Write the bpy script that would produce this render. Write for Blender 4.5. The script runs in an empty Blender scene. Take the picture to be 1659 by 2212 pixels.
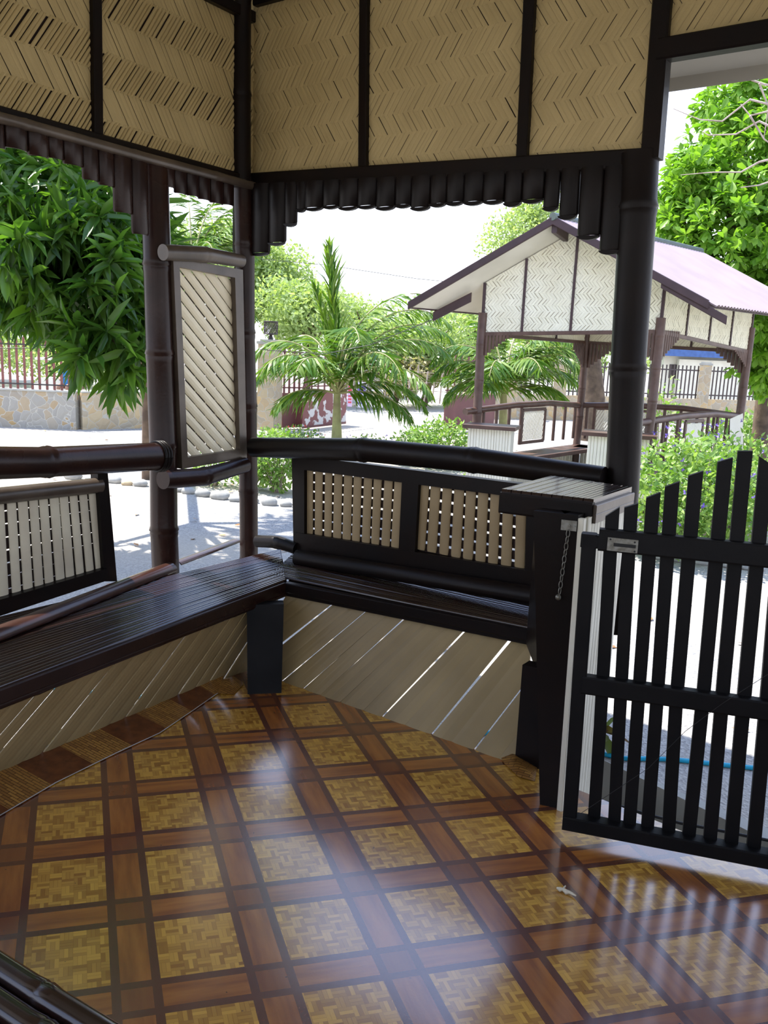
import bpy, math, random
import numpy as np
from mathutils import Vector, Matrix
R = random.Random(7)
sc = bpy.context.scene
col = sc.collection

# ------------------------------------------------------------------ camera
F_PX, SLOPE, HY, H = 1800., .042, 749., 1.55
roll = math.atan(SLOPE)
pitch = math.atan((1106 - HY) * math.cos(roll) / F_PX)
cr, sr, cp, sp = math.cos(roll), math.sin(roll), math.cos(pitch), math.sin(pitch)
cam_d = bpy.data.cameras.new('camera')
cam = bpy.data.objects.new('camera', cam_d); col.objects.link(cam)
XR, UP, FW = Vector((1, 0, 0)), Vector((0, sp, cp)), Vector((0, cp, -sp))
ix = XR * cr + UP * sr; iy = -XR * sr + UP * cr; iz = -FW
cam.matrix_world = Matrix(((ix.x, iy.x, iz.x, 0), (ix.y, iy.y, iz.y, 0), (ix.z, iy.z, iz.z, H), (0, 0, 0, 1)))
cam_d.sensor_fit = 'VERTICAL'; cam_d.sensor_height = 24; cam_d.lens = 24 * F_PX / 2212
cam_d.clip_start = .02; cam_d.clip_end = 400
sc.camera = cam
# ------------------------------------------------------------------ light
EXPOSURE = -0.65
sc.view_settings.view_transform = 'Standard'; sc.view_settings.look = 'None'
sc.view_settings.gamma = 1; sc.view_settings.exposure = EXPOSURE
sc.view_settings.use_curve_mapping = False
SUN_HEAD, SUN_EL, SUN_E = math.radians(-62), math.radians(62), 17.0
sun_d = bpy.data.lights.new('sun', 'SUN'); sun_d.energy = SUN_E; sun_d.angle = math.radians(.6)
sun_d.color = (1, .95, .86)
sun = bpy.data.objects.new('sun', sun_d); col.objects.link(sun)
sv = Vector((math.sin(SUN_HEAD) * math.cos(SUN_EL), math.cos(SUN_HEAD) * math.cos(SUN_EL), math.sin(SUN_EL)))
sun.rotation_euler = sv.to_track_quat('Z', 'Y').to_euler(); sun.location = (0, 0, 12)
w = bpy.data.worlds.new('world'); sc.world = w; w.use_nodes = True
wn = w.node_tree; bgn = wn.nodes['Background']
tc = wn.nodes.new('ShaderNodeTexCoord'); sep = wn.nodes.new('ShaderNodeSeparateXYZ')
rp = wn.nodes.new('ShaderNodeValToRGB')
wn.links.new(tc.outputs['Generated'], sep.inputs[0]); wn.links.new(sep.outputs['Z'], rp.inputs[0])
rp.color_ramp.elements[0].position = 0.0; rp.color_ramp.elements[0].color = (.92, .95, 1, 1)
rp.color_ramp.elements[1].position = .7; rp.color_ramp.elements[1].color = (.40, .55, .95, 1)
wn.links.new(rp.outputs[0], bgn.inputs['Color']); bgn.inputs['Strength'].default_value = 3.6
sc.cycles.max_bounces = 8; sc.cycles.diffuse_bounces = 5; sc.cycles.glossy_bounces = 4
sc.cycles.transmission_bounces = 4; sc.cycles.transparent_max_bounces = 6
sc.cycles.sample_clamp_indirect = 8

# ------------------------------------------------------------------ helpers
CAM = Vector((0, 0, H)); GZ = -.35
def ray(px, py):
    u = px - 829.5; v = -(py - 1106)
    a = u * cr - v * sr; b = u * sr + v * cr
    return Vector((a, F_PX * cp + b * sp, -F_PX * sp + b * cp)).normalized()
def onz(px, py, z):
    r = ray(px, py); return CAM + r * ((z - H) / r.z)
def onY(px, py, Y):
    r = ray(px, py); return CAM + r * (Y / r.y)
class Plane:                       # upright plane: origin A, along d, outward normal n
    def __init__(s, A, B, out=None):
        s.A = Vector((A.x, A.y, 0)); d = Vector((B.x - A.x, B.y - A.y, 0)); s.len = d.length; s.d = d.normalized()
        s.n = Vector((s.d.y, -s.d.x, 0))
        if s.n.dot(s.A - Vector((0, 0, 0))) < 0 if out is None else s.n.dot(out) < 0: s.n = -s.n
    def hit(s, px, py, off=0):
        r = ray(px, py); t = (s.A + s.n * off - CAM).dot(s.n) / r.dot(s.n); return CAM + r * t
    def uz(s, px, py, off=0):
        P = s.hit(px, py, off); return ((P - s.A).dot(s.d), P.z)
    def p(s, u, z, off=0): return s.A + s.d * u + s.n * off + Vector((0, 0, z))

def tag(o, label=None, cat=None, group=None, kind=None):
    if label: o['label'] = label
    if cat: o['category'] = cat
    if group: o['group'] = group
    if kind: o['kind'] = kind
    return o
def thing(name, loc, label=None, cat=None, group=None, kind=None):
    o = bpy.data.objects.new(name, None); o.empty_display_size = .1; col.objects.link(o); o.location = loc
    return tag(o, label, cat, group, kind)
def world_off(p):
    v = Vector((0, 0, 0))
    while p is not None: v += p.location; p = p.parent
    return v
def dup(root, loc, rz=0, scale=None):
    r = root.copy(); col.objects.link(r); r.location = loc; r.rotation_euler = (0, 0, rz)
    if scale: r.scale = scale
    for ch in root.children:
        c = ch.copy(); col.objects.link(c); c.parent = r
        for g in ch.children:
            d = g.copy(); col.objects.link(d); d.parent = c
    return r

def frame_of(t):
    t = t.normalized(); a = Vector((0, 0, 1)) if abs(t.z) < .9 else Vector((0, 1, 0))
    x = t.cross(a).normalized(); return x, x.cross(t).normalized()
class MB:
    def __init__(s): s.v = []; s.f = []; s.sm = []
    def add(s, vs, fs, smooth=False):
        n = len(s.v); s.v += [tuple(q) for q in vs]; s.f += [tuple(i + n for i in f) for f in fs]; s.sm += [smooth] * len(fs)
        return s
    def hexa(s, q):                # 8 corners: bottom 4 ring, top 4 ring
        return s.add(q, [(0, 3, 2, 1), (4, 5, 6, 7), (0, 1, 5, 4), (1, 2, 6, 5), (2, 3, 7, 6), (3, 0, 4, 7)])
    def box(s, c, ax, ay, az):
        c, ax, ay, az = Vector(c), Vector(ax), Vector(ay), Vector(az)
        return s.hexa([c - ax - ay - az, c + ax - ay - az, c + ax + ay - az, c - ax + ay - az, c - ax - ay + az, c + ax - ay + az, c + ax + ay + az, c - ax + ay + az])
    def abox(s, c, sx, sy, sz): return s.box(c, (sx / 2, 0, 0), (0, sy / 2, 0), (0, 0, sz / 2))
    def bar(s, p0, p1, wv, hv):    # board from p0 to p1, half vectors wv, hv, chamfered
        p0, p1, wv, hv = Vector(p0), Vector(p1), Vector(wv), Vector(hv); c = .82
        ring = [(-1, -c), (-c, -1), (c, -1), (1, -c), (1, c), (c, 1), (-c, 1), (-1, c)]
        vs = [p + wv * a + hv * b for p in (p0, p1) for a, b in ring]
        return s.add(vs, [tuple(range(7, -1, -1)), tuple(range(8, 16))] + [(i, (i + 1) % 8, (i + 1) % 8 + 8, i + 8) for i in range(8)])
    def tube(s, path, rad, n=14, cap=True, up=None):
        path = [Vector(p) for p in path]; m = len(path)
        if not hasattr(rad, '__len__'): rad = [rad] * m
        vs = []; x = None
        for i, p in enumerate(path):
            t = (path[min(i + 1, m - 1)] - path[max(i - 1, 0)])
            if t.length < 1e-9: t = Vector((0, 0, 1))
            t.normalize()
            if x is None: x, y = frame_of(t)
            else:
                x = (x - t * x.dot(t)); x = x.normalized() if x.length > 1e-6 else frame_of(t)[0]
                y = x.cross(t).normalized()
            for k in range(n):
                a = 2 * math.pi * k / n; vs.append(p + (x * math.cos(a) + y * math.sin(a)) * rad[i])
        fs = [(i * n + k, i * n + (k + 1) % n, (i + 1) * n + (k + 1) % n, (i + 1) * n + k) for i in range(m - 1) for k in range(n)]
        s.add(vs, fs, True)
        if cap:
            s.add([vs[k] for k in range(n)], [tuple(range(n))]); s.add([vs[(m - 1) * n + k] for k in range(n)], [tuple(range(n - 1, -1, -1))])
        return s
    def bamboo(s, p0, p1, r, node=.3, wob=.006, n=16, r1=None, sag=0, bump=.10, seed=None):
        rr = random.Random(seed if seed is not None else R.random()); p0, p1 = Vector(p0), Vector(p1)
        L = (p1 - p0).length; r1 = r if r1 is None else r1
        ts = [0]; x = rr.uniform(.4, 1) * node
        while x < L - .05:
            ts += [(x - .03) / L, (x - .007) / L, x / L, (x + .007) / L, (x + .03) / L]; x += node * rr.uniform(.85, 1.15)
        ts.append(1); ts = [t for t in ts if 0 <= t <= 1]
        tt = frame_of(p1 - p0); path = []; rad = []; k = 0; off = Vector((0, 0, 0)); mult = [1]
        nodes = ts[3:-1:5]
        for i, t in enumerate(ts):
            j = (i - 1) % 5 if 0 < i < len(ts) - 1 else -1
            b = {0: 1.0, 1: 1 + bump * .55, 2: 1 + bump * .2, 3: 1 + bump, 4: 1.0, -1: 1}[j]
            if j == 0: off = tt[0] * rr.uniform(-wob, wob) + tt[1] * rr.uniform(-wob, wob)
            path.append(p0.lerp(p1, t) + off * (0 if i in (0, len(ts) - 1) else 1) + Vector((0, 0, sag * 4 * t * (1 - t))))
            rad.append((r + (r1 - r) * t) * b)
        return s.tube(path, rad, n)
    def half(s, p0, p1, r, outv, flat=.75, n=8, thick=.006, r1=None):   # split bamboo: arc section bulging to outv
        p0, p1, o = Vector(p0), Vector(p1), Vector(outv).normalized(); t = (p1 - p0).normalized(); o = (o - t * o.dot(t)).normalized(); x = t.cross(o)
        vs = []; r1 = r1 or r
        for p, q in ((p0, r), (p0.lerp(p1, .97), r1), (p1, r1 * .9)):
            for k in range(n + 1):
                a = math.pi * k / n; vs.append(p + x * (q * math.cos(a)) + o * (q * flat * math.sin(a)))
            for k in range(n, -1, -1):
                a = math.pi * k / n; qq = q - thick; vs.append(p + x * (qq * math.cos(a)) + o * (qq * flat * math.sin(a)))
        m = 2 * (n + 1); fs = [(i * m + k, (i * m + (k + 1) % m), (i + 1) * m + (k + 1) % m, (i + 1) * m + k) for i in range(2) for k in range(m)]
        s.add(vs, fs, True)
        for b in (0, 2 * m):
            s.add([vs[b + k] for k in range(m)], [(k, k + 1, m - 2 - k, m - 1 - k) for k in range(n)])
        return s
    def poly_prism(s, pts, dv):
        pts = [Vector(p) for p in pts]; n = len(pts); dv = Vector(dv)
        return s.add(pts + [p + dv for p in pts], [tuple(range(n - 1, -1, -1)), tuple(range(n, 2 * n))] + [(i, (i + 1) % n, (i + 1) % n + n, i + n) for i in range(n)])
    def obj(s, name, mat, parent=None):
        me = bpy.data.meshes.new(name); o = bpy.data.objects.new(name, me); col.objects.link(o)
        if parent is None:
            c = np.array(s.v); lo, hi = c.min(0), c.max(0); off = Vector(((lo[0] + hi[0]) / 2, (lo[1] + hi[1]) / 2, lo[2])); o.location = off
        else: off = world_off(parent); o.parent = parent
        me.from_pydata([(a - off.x, b - off.y, c - off.z) for a, b, c in s.v], [], s.f)
        me.polygons.foreach_set('use_smooth', s.sm); me.materials.append(mat); me.update()
        return o
def mk(fn, name, mat, parent=None):
    m = MB(); fn(m); return m.obj(name, mat, parent)

def clip(poly, a, b, c):           # keep a*x+b*y+c >= 0
    out = []
    for i in range(len(poly)):
        p, q = poly[i], poly[(i + 1) % len(poly)]
        dp, dq = a * p[0] + b * p[1] + c, a * q[0] + b * q[1] + c
        if dp >= 0: out.append(p)
        if dp * dq < 0:
            t = dp / (dp - dq); out.append((p[0] + (q[0] - p[0]) * t, p[1] + (q[1] - p[1]) * t))
    return out
def clip_to(poly, region):         # region convex, any winding
    ar = sum(region[i][0] * region[(i + 1) % len(region)][1] - region[(i + 1) % len(region)][0] * region[i][1] for i in range(len(region)))
    sg = 1 if ar > 0 else -1
    for i in range(len(region)):
        p, q = region[i], region[(i + 1) % len(region)]
        a, b = -(q[1] - p[1]) * sg, (q[0] - p[0]) * sg
        poly = clip(poly, a, b, -(a * p[0] + b * p[1]))
        if len(poly) < 3: return []
    return poly
def strips(m, pl, region, ang, widths, relief, depth, thick=0, jit=0.0, side=-1, bow=2):
    """fill convex region (u,z) with strips running at angle ang; widths() -> (width, gap); side=-1 faces inward"""
    ca, sa = math.cos(ang), math.sin(ang)
    ws = [-p[0] * sa + p[1] * ca for p in region]; ts = [p[0] * ca + p[1] * sa for p in region]
    x = min(ws) - R.random() * .02; t0, t1 = min(ts) - .05, max(ts) + .05
    while x < max(ws):
        wd, gp = widths(); c = x + wd / 2; tilt = R.uniform(-jit, jit)
        dd = depth + R.uniform(-.15, .15) * relief
        def zz(p):
            s_ = (-p[0] * sa + p[1] * ca - c - tilt * (p[0] * ca + p[1] * sa - (t0 + t1) / 2)) / (wd / 2)
            return relief * (1 - min(1, abs(s_)) ** bow)
        cuts = (-1, -.6, 0, .6, 1) if relief > 0.0005 else (-1, 1)
        for h0, h1 in zip(cuts[:-1], cuts[1:]):
            def P(t, h):
                ww = c + h * wd / 2 + tilt * (t - (t0 + t1) / 2); return (t * ca - ww * sa, t * sa + ww * ca)
            q = clip_to([P(t0, h0), P(t1, h0), P(t1, h1), P(t0, h1)], region)
            if len(q) >= 3:
                fr = [pl.p(a, b, side * (dd + zz((a, b)))) for a, b in q]; n = len(fr)
                if thick:
                    bk = [pl.p(a, b, side * (dd - thick)) for a, b in q]
                    m.add(fr + bk, [tuple(range(n)), tuple(range(2 * n - 1, n - 1, -1))], False)
                    m.add(fr + bk, [(i, (i + 1) % n, (i + 1) % n + n, i + n) for i in range(n)], False)
                else: m.add(fr, [tuple(range(n))], False)
        x += wd + gp
def woven(m, pl, region, rowh, relief_rows=False, side=-1, ang=56, fine=True, depth=.004):
    z0, z1 = min(p[1] for p in region), max(p[1] for p in region); k = 0; z = z0 - R.random() * rowh
    while z < z1:
        b = [(-50, z - .006), (50, z - .006), (50, z + rowh + .004), (-50, z + rowh + .004)]
        reg = clip_to(region, b)
        if len(reg) >= 3:
            cnt = [0]; rel = k % 2 == 0 and relief_rows
            def wd():
                cnt[0] += 1
                if not fine: return (R.uniform(.024, .034), R.choice([.001, .002, .003, .006]))
                if rel: return (R.uniform(.013, .018), .0008 if cnt[0] % 4 else R.uniform(.002, .008))
                return (R.uniform(.016, .026), R.choice([.0001, .0002, .0005]) if cnt[0] % 3 else R.uniform(.0008, .0035))
            a = ang if k % 2 else -ang
            strips(m, pl, reg, math.radians(a + R.uniform(-2, 2)), wd, .0065 if rel else (.0012 if fine else .003), depth + (k % 2) * .0015, jit=.006, side=side)
        z += rowh; k += 1

# ------------------------------------------------------------------ materials
def newmat(name):
    m = bpy.data.materials.new(name); m.use_nodes = True; nt = m.node_tree
    return m, nt, nt.nodes['Principled BSDF']
def N(nt, typ, **kw):
    n = nt.nodes.new(typ)
    for k, v in kw.items():
        if k in n.inputs: n.inputs[k].default_value = v
        else: setattr(n, k, v)
    return n
def math_(nt, op, a, b=None):
    n = nt.nodes.new('ShaderNodeMath'); n.operation = op
    for i, x in enumerate((a, b)):
        if x is None: continue
        if isinstance(x, (int, float)): n.inputs[i].default_value = x
        else: nt.links.new(x, n.inputs[i])
    return n.outputs[0]
def mixc(nt, fac, a, b, mode='MIX'):
    n = nt.nodes.new('ShaderNodeMix'); n.data_type = 'RGBA'; n.blend_type = mode
    for k, x in ((0, fac), (6, a), (7, b)):
        if isinstance(x, (int, float)): n.inputs[k].default_value = x
        elif isinstance(x, tuple): n.inputs[k].default_value = (*x, 1)
        else: nt.links.new(x, n.inputs[k])
    return n.outputs[2]
def noise(nt, scale, detail=3, vec=None, rough=.5):
    n = N(nt, 'ShaderNodeTexNoise', Scale=scale, Detail=detail, Roughness=rough)
    if vec is None:
        g = nt.nodes.new('ShaderNodeNewGeometry'); vec = g.outputs['Position']
    nt.links.new(vec, n.inputs['Vector']); return n.outputs['Fac']
def ramp(nt, fac, a, b, p0=.35, p1=.65):
    n = nt.nodes.new('ShaderNodeValToRGB'); e = n.color_ramp.elements
    e[0].position, e[1].position = p0, p1; e[0].color = (*a, 1); e[1].color = (*b, 1); nt.links.new(fac, n.inputs[0]); return n.outputs[0]
def bump(nt, bs, h, strength=.3, dist=.01):
    n = N(nt, 'ShaderNodeBump', Strength=strength, Distance=dist); nt.links.new(h, n.inputs['Height']); nt.links.new(n.outputs[0], bs.inputs['Normal'])
def island(nt): return nt.nodes.new('ShaderNodeNewGeometry').outputs['Random Per Island']
def simple(name, c1, c2=None, rough=.5, sc_=8, bmp=0, bs_=40, metal=0, coat=0, isl=0):
    m, nt, b = newmat(name); c2 = c2 or tuple(x * .75 for x in c1)
    c = ramp(nt, noise(nt, sc_), c2, c1)
    if isl:
        v = math_(nt, 'ADD', math_(nt, 'MULTIPLY', island(nt), isl), 1 - isl / 2)
        cc = nt.nodes.new('ShaderNodeCombineColor'); [nt.links.new(v, cc.inputs[i]) for i in range(3)]
        c = mixc(nt, 1., c, cc.outputs[0], 'MULTIPLY')
    nt.links.new(c, b.inputs['Base Color'])
    b.inputs['Roughness'].default_value = rough; b.inputs['Metallic'].default_value = metal; b.inputs['Coat Weight'].default_value = coat
    b.inputs['Coat Roughness'].default_value = .12
    if bmp: bump(nt, b, noise(nt, bs_, 4), bmp)
    return m
def leafmat(name, c1, c2, rough=.45, trans=.35, tc_=None):
    m, nt, b = newmat(name)
    c = mixc(nt, island(nt), c1, c2); c = mixc(nt, math_(nt, 'MULTIPLY', noise(nt, 1.2, 2), .5), c, tuple(x * .6 for x in c1))
    nt.links.new(c, b.inputs['Base Color']); b.inputs['Roughness'].default_value = rough
    t = nt.nodes.new('ShaderNodeBsdfTranslucent'); nt.links.new(mixc(nt, 1., c, tc_ or (.9, 1, .35), 'MULTIPLY'), t.inputs[0])
    mx = nt.nodes.new('ShaderNodeMixShader'); mx.inputs[0].default_value = trans
    nt.links.new(b.outputs[0], mx.inputs[1]); nt.links.new(t.outputs[0], mx.inputs[2]); nt.links.new(mx.outputs[0], nt.nodes['Material Output'].inputs[0])
    return m
def varnish(name, c, c2, rough=.22, coat=.3, spec=.45):
    m, nt, b = newmat(name)
    g = nt.nodes.new('ShaderNodeNewGeometry')
    n1 = noise(nt, 7, 5); n2 = noise(nt, 60, 3)
    nt.links.new(ramp(nt, n1, c2, c, .3, .7), b.inputs['Base Color'])
    r = math_(nt, 'ADD', math_(nt, 'MULTIPLY', n1, .16), rough - .06); nt.links.new(r, b.inputs['Roughness'])
    b.inputs['Coat Weight'].default_value = coat; b.inputs['Coat Roughness'].default_value = .1
    b.inputs['Specular IOR Level'].default_value = spec
    if not name.startswith('seat'): bump(nt, b, n2, .12, .004)
    return m
M = {}
M['dark'] = varnish('dark_varnish', (.006, .0045, .0045), (.010, .006, .005), .36, .0, .16)
M['post'] = varnish('bamboo_varnish', (.014, .006, .005), (.026, .011, .008), .27, .0, .24)
M['seat'] = varnish('seat_varnish', (.014, .006, .005), (.022, .009, .007), .17, .55)
M['gate'] = varnish('gate_paint', (.006, .006, .0065), (.010, .0095, .010), .5, 0, .14)
M['brown'] = varnish('brown_frame', (.05, .035, .025), (.10, .075, .055), .35, .15)
M['sun_redbrown'] = varnish('sunlit_bamboo', (.05, .018, .011), (.032, .012, .008), .3, .3)  # redder copy of the varnish carries the sun's orange on split bamboo
M['woven'] = simple('woven_paint', (.50, .39, .185), (.43, .33, .15), .6, 3, .15, 150, isl=.10)
M['louver'] = simple('louver_paint', (.78, .70, .50), (.68, .60, .42), .45, 5, .08, 90, isl=.10)
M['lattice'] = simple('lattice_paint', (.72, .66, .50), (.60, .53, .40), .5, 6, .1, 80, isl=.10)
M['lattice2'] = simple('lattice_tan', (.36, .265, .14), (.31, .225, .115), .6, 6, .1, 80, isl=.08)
M['plank'] = simple('plank_paint', (.37, .275, .13), (.29, .21, .095), .5, 2.5, .12, 25, isl=.12)
M['white'] = simple('cream_white', (.80, .78, .66), (.72, .69, .57), .55, 4, .1, 60, isl=.06)
M['wwoven'] = simple('white_woven', (.86, .84, .68), (.78, .75, .58), .6, 3, isl=.10)
M['wback'] = simple('white_woven_back', (.50, .43, .28), rough=.8)
M['back'] = simple('gap_shade', (.035, .018, .014), rough=.8)  # dark brown stands in for shade in gaps and behind slats
M['soffit'] = simple('soffit_board', (.72, .69, .60), (.62, .59, .50), .6, 2)
M['glint'] = simple('crease_highlight', (.55, .52, .50), rough=.2)
M['steel'] = simple('worn_steel', (.30, .30, .27), (.18, .17, .14), .45, 60, .1, 90, metal=.7)
M['slot'] = simple('slot_black', (.01, .01, .01), rough=.7)
M['concrete'] = simple('concrete', (.42, .41, .36), (.30, .30, .27), .55, 3, .15, 40)
M['plinth'] = simple('plinth', (.35, .33, .29), rough=.85, sc_=3)
M['metalred'] = simple('red_primer', (.235, .075, .06), (.18, .055, .045), .5, 6)
M['maroon'] = simple('maroon_paint', (.17, .055, .055), (.13, .04, .042), .45, 3)
M['blackbar'] = simple('dark_bar', (.05, .035, .035), rough=.5)
M['bark'] = simple('bark', (.16, .11, .075), (.08, .055, .04), .9, 6, .6, 18)
M['bare'] = simple('bare_branch', (.45, .38, .33), (.30, .24, .2), .8, 8)
M['palmstem'] = simple('palm_stem', (.42, .42, .17), (.28, .25, .12), .6, 5, .2, 12)
M['hose'] = simple('hose_blue', (.01, .40, .62), rough=.3)
M['cable'] = simple('cable_black', (.015, .015, .016), rough=.5)
M['roofmetal'] = simple('roof_metal', (.42, .34, .34), (.38, .30, .31), .34, 2)
M['fascia'] = simple('fascia_brown', (.055, .028, .032), rough=.45)
M['obrown'] = simple('outer_bamboo', (.07, .035, .026), (.11, .06, .045), .4, 8)
M['litter'] = simple('dry_leaf', (.42, .22, .09), (.30, .14, .05), .8, 30, isl=.6)
M['rock'] = simple('river_rock', (.40, .40, .38), (.25, .25, .24), .8, 5, .25, 20)
M['rock2'] = simple('tan_rock', (.48, .38, .24), (.34, .26, .16), .8, 5, .25, 20)
M['mango'] = leafmat('mango_leaf', (.05, .14, .025), (.18, .34, .05), .33, .5)
M['rtree'] = leafmat('bright_leaf', (.16, .36, .03), (.36, .58, .09), .42, .5)
M['palm'] = leafmat('palm_leaf', (.09, .22, .03), (.30, .42, .06), .35, .38)
M['bg'] = leafmat('far_leaf_hazed', (.38, .50, .20), (.60, .70, .36), .7, .45)  # pale greens hold the haze and overexposure of distant trees
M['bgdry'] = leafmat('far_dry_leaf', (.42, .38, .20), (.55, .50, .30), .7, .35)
M['bush'] = leafmat('bush_leaf', (.17, .34, .06), (.45, .60, .20), .5, .42)
M['canna'] = leafmat('red_leaf', (.20, .04, .05), (.10, .20, .04), .4, .3)
M['grass'] = leafmat('weed', (.12, .30, .05), (.35, .45, .12), .6, .3)
M['flower'] = simple('purple_flower', (.20, .12, .55), rough=.6)
M['redfl'] = simple('red_flower', (.65, .06, .05), rough=.6)

def mat_floor():
    m, nt, b = newmat('vinyl_floor')
    g = nt.nodes.new('ShaderNodeNewGeometry'); s = nt.nodes.new('ShaderNodeSeparateXYZ'); nt.links.new(g.outputs['Position'], s.inputs[0])
    hd = math.radians(161.6); ax, ay = math.sin(hd), math.cos(hd)
    X, Y = s.outputs['X'], s.outputs['Y']
    lin = lambda a, b_: math_(nt, 'ADD', math_(nt, 'MULTIPLY', X, a), math_(nt, 'MULTIPLY', Y, b_))
    v0 = lin(ax, ay); u0 = lin(-ay, ax)
    u = math_(nt, 'SUBTRACT', u0, math_(nt, 'MULTIPLY', math_(nt, 'ADD', v0, 2.4), .03))
    v = math_(nt, 'SUBTRACT', v0, math_(nt, 'MULTIPLY', u0, .07))
    fu = math_(nt, 'FRACT', math_(nt, 'DIVIDE', math_(nt, 'SUBTRACT', u, .087 - 3.22), .3205))
    fv = math_(nt, 'FRACT', math_(nt, 'DIVIDE', math_(nt, 'SUBTRACT', v, -2.405 - 3.29), .329))
    inside = lambda f, hi: math_(nt, 'LESS_THAN', f, hi)
    tu, tv = inside(fu, .635), inside(fv, .65)
    tile = math_(nt, 'MULTIPLY', tu, tv)
    # basket weave in the tile: herringbone of little slips
    c = .033
    iu = math_(nt, 'FLOOR', math_(nt, 'DIVIDE', u, c)); iv = math_(nt, 'FLOOR', math_(nt, 'DIVIDE', v, c))
    par = math_(nt, 'FLOORED_MODULO', math_(nt, 'ADD', iu, iv), 2.)
    def slip(along, across):
        cv = nt.nodes.new('ShaderNodeCombineXYZ')
        nt.links.new(math_(nt, 'FLOOR', math_(nt, 'DIVIDE', across, c / 3)), cv.inputs[0]); nt.links.new(math_(nt, 'FLOOR', math_(nt, 'DIVIDE', along, c)), cv.inputs[1])
        wn_ = nt.nodes.new('ShaderNodeTexWhiteNoise'); wn_.noise_dimensions = '2D'; nt.links.new(cv.outputs[0], wn_.inputs[0])
        e = math_(nt, 'FRACT', math_(nt, 'DIVIDE', across, c / 3)); ln = math_(nt, 'GREATER_THAN', math_(nt, 'ABSOLUTE', math_(nt, 'SUBTRACT', e, .5)), .43)
        return math_(nt, 'SUBTRACT', wn_.outputs['Value'], math_(nt, 'MULTIPLY', ln, .35))
    sa_, sb_ = slip(u, v), slip(v, u)
    mx = math_(nt, 'ADD', math_(nt, 'MULTIPLY', sa_, par), math_(nt, 'MULTIPLY', sb_, math_(nt, 'SUBTRACT', 1., par)))
    cvn = nt.nodes.new('ShaderNodeCombineXYZ'); nt.links.new(u, cvn.inputs[0]); nt.links.new(v, cvn.inputs[1])
    tcol = ramp(nt, mx, (.28, .11, .010), (.80, .46, .065), .0, .95)
    tcol = mixc(nt, math_(nt, 'MULTIPLY', noise(nt, 14, 4), .5), tcol, (.58, .29, .035))
    # wood bands
    mp = nt.nodes.new('ShaderNodeMapping'); mp.inputs['Scale'].default_value = (30, 4, 1); nt.links.new(cvn.outputs[0], mp.inputs[0])
    mp2 = nt.nodes.new('ShaderNodeMapping'); mp2.inputs['Scale'].default_value = (4, 30, 1); nt.links.new(cvn.outputs[0], mp2.inputs[0])
    w1 = ramp(nt, noise(nt, 1, 4, mp.outputs[0]), (.27, .078, .013), (.44, .155, .024)); w2 = ramp(nt, noise(nt, 1, 4, mp2.outputs[0]), (.28, .082, .014), (.46, .165, .025))
    band = mixc(nt, tu, w1, w2)
    both = math_(nt, 'MULTIPLY', math_(nt, 'SUBTRACT', 1., tu), math_(nt, 'SUBTRACT', 1., tv))
    band = mixc(nt, math_(nt, 'MULTIPLY', both, .8), band, (.21, .06, .014))
    # dark narrow borders beside every band, running right through
    def edge(f, a, b1, b2): 
        l = math_(nt, 'LESS_THAN', math_(nt, 'ABSOLUTE', math_(nt, 'SUBTRACT', f, a)), .034); r_ = math_(nt, 'LESS_THAN', math_(nt, 'ABSOLUTE', math_(nt, 'SUBTRACT', f, .967)), .034)
        return math_(nt, 'MAXIMUM', l, r_)
    ed = math_(nt, 'MAXIMUM', edge(fu, .669, 0, 0), edge(fv, .684, 0, 0))
    cl = mixc(nt, tile, band, tcol); dk = ramp(nt, noise(nt, 120, 2), (.085, .022, .010), (.15, .042, .017))
    ed2 = math_(nt, 'MULTIPLY', ed, math_(nt, 'SUBTRACT', 1., tile))
    cl = mixc(nt, ed2, cl, dk)
    # dust specks and worn film
    sp_ = math_(nt, 'GREATER_THAN', noise(nt, 55, 1), .79); cl = mixc(nt, math_(nt, 'MULTIPLY', sp_, .7), cl, (.04, .025, .02))
    dust = math_(nt, 'MULTIPLY', noise(nt, 1.1, 3), .10); cl = mixc(nt, dust, cl, (.30, .22, .17))
    nt.links.new(cl, b.inputs['Base Color'])
    rg = math_(nt, 'ADD', math_(nt, 'MULTIPLY', noise(nt, 2.2, 3), .16), .17); nt.links.new(rg, b.inputs['Roughness'])
    b.inputs['Specular IOR Level'].default_value = .8; b.inputs['Coat Weight'].default_value = 1.; b.inputs['Coat IOR'].default_value = 1.95; b.inputs['Coat Roughness'].default_value = .16
    bp = N(nt, 'ShaderNodeBump', Strength=.25, Distance=.012); nt.links.new(noise(nt, 3.5, 3), bp.inputs['Height'])
    bp2 = N(nt, 'ShaderNodeBump', Strength=.10, Distance=.002); nt.links.new(noise(nt, 160, 2), bp2.inputs['Height']); nt.links.new(bp.outputs[0], bp2.inputs['Normal'])
    nt.links.new(bp2.outputs[0], b.inputs['Normal'])
    return m
M['floor'] = mat_floor()
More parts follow.
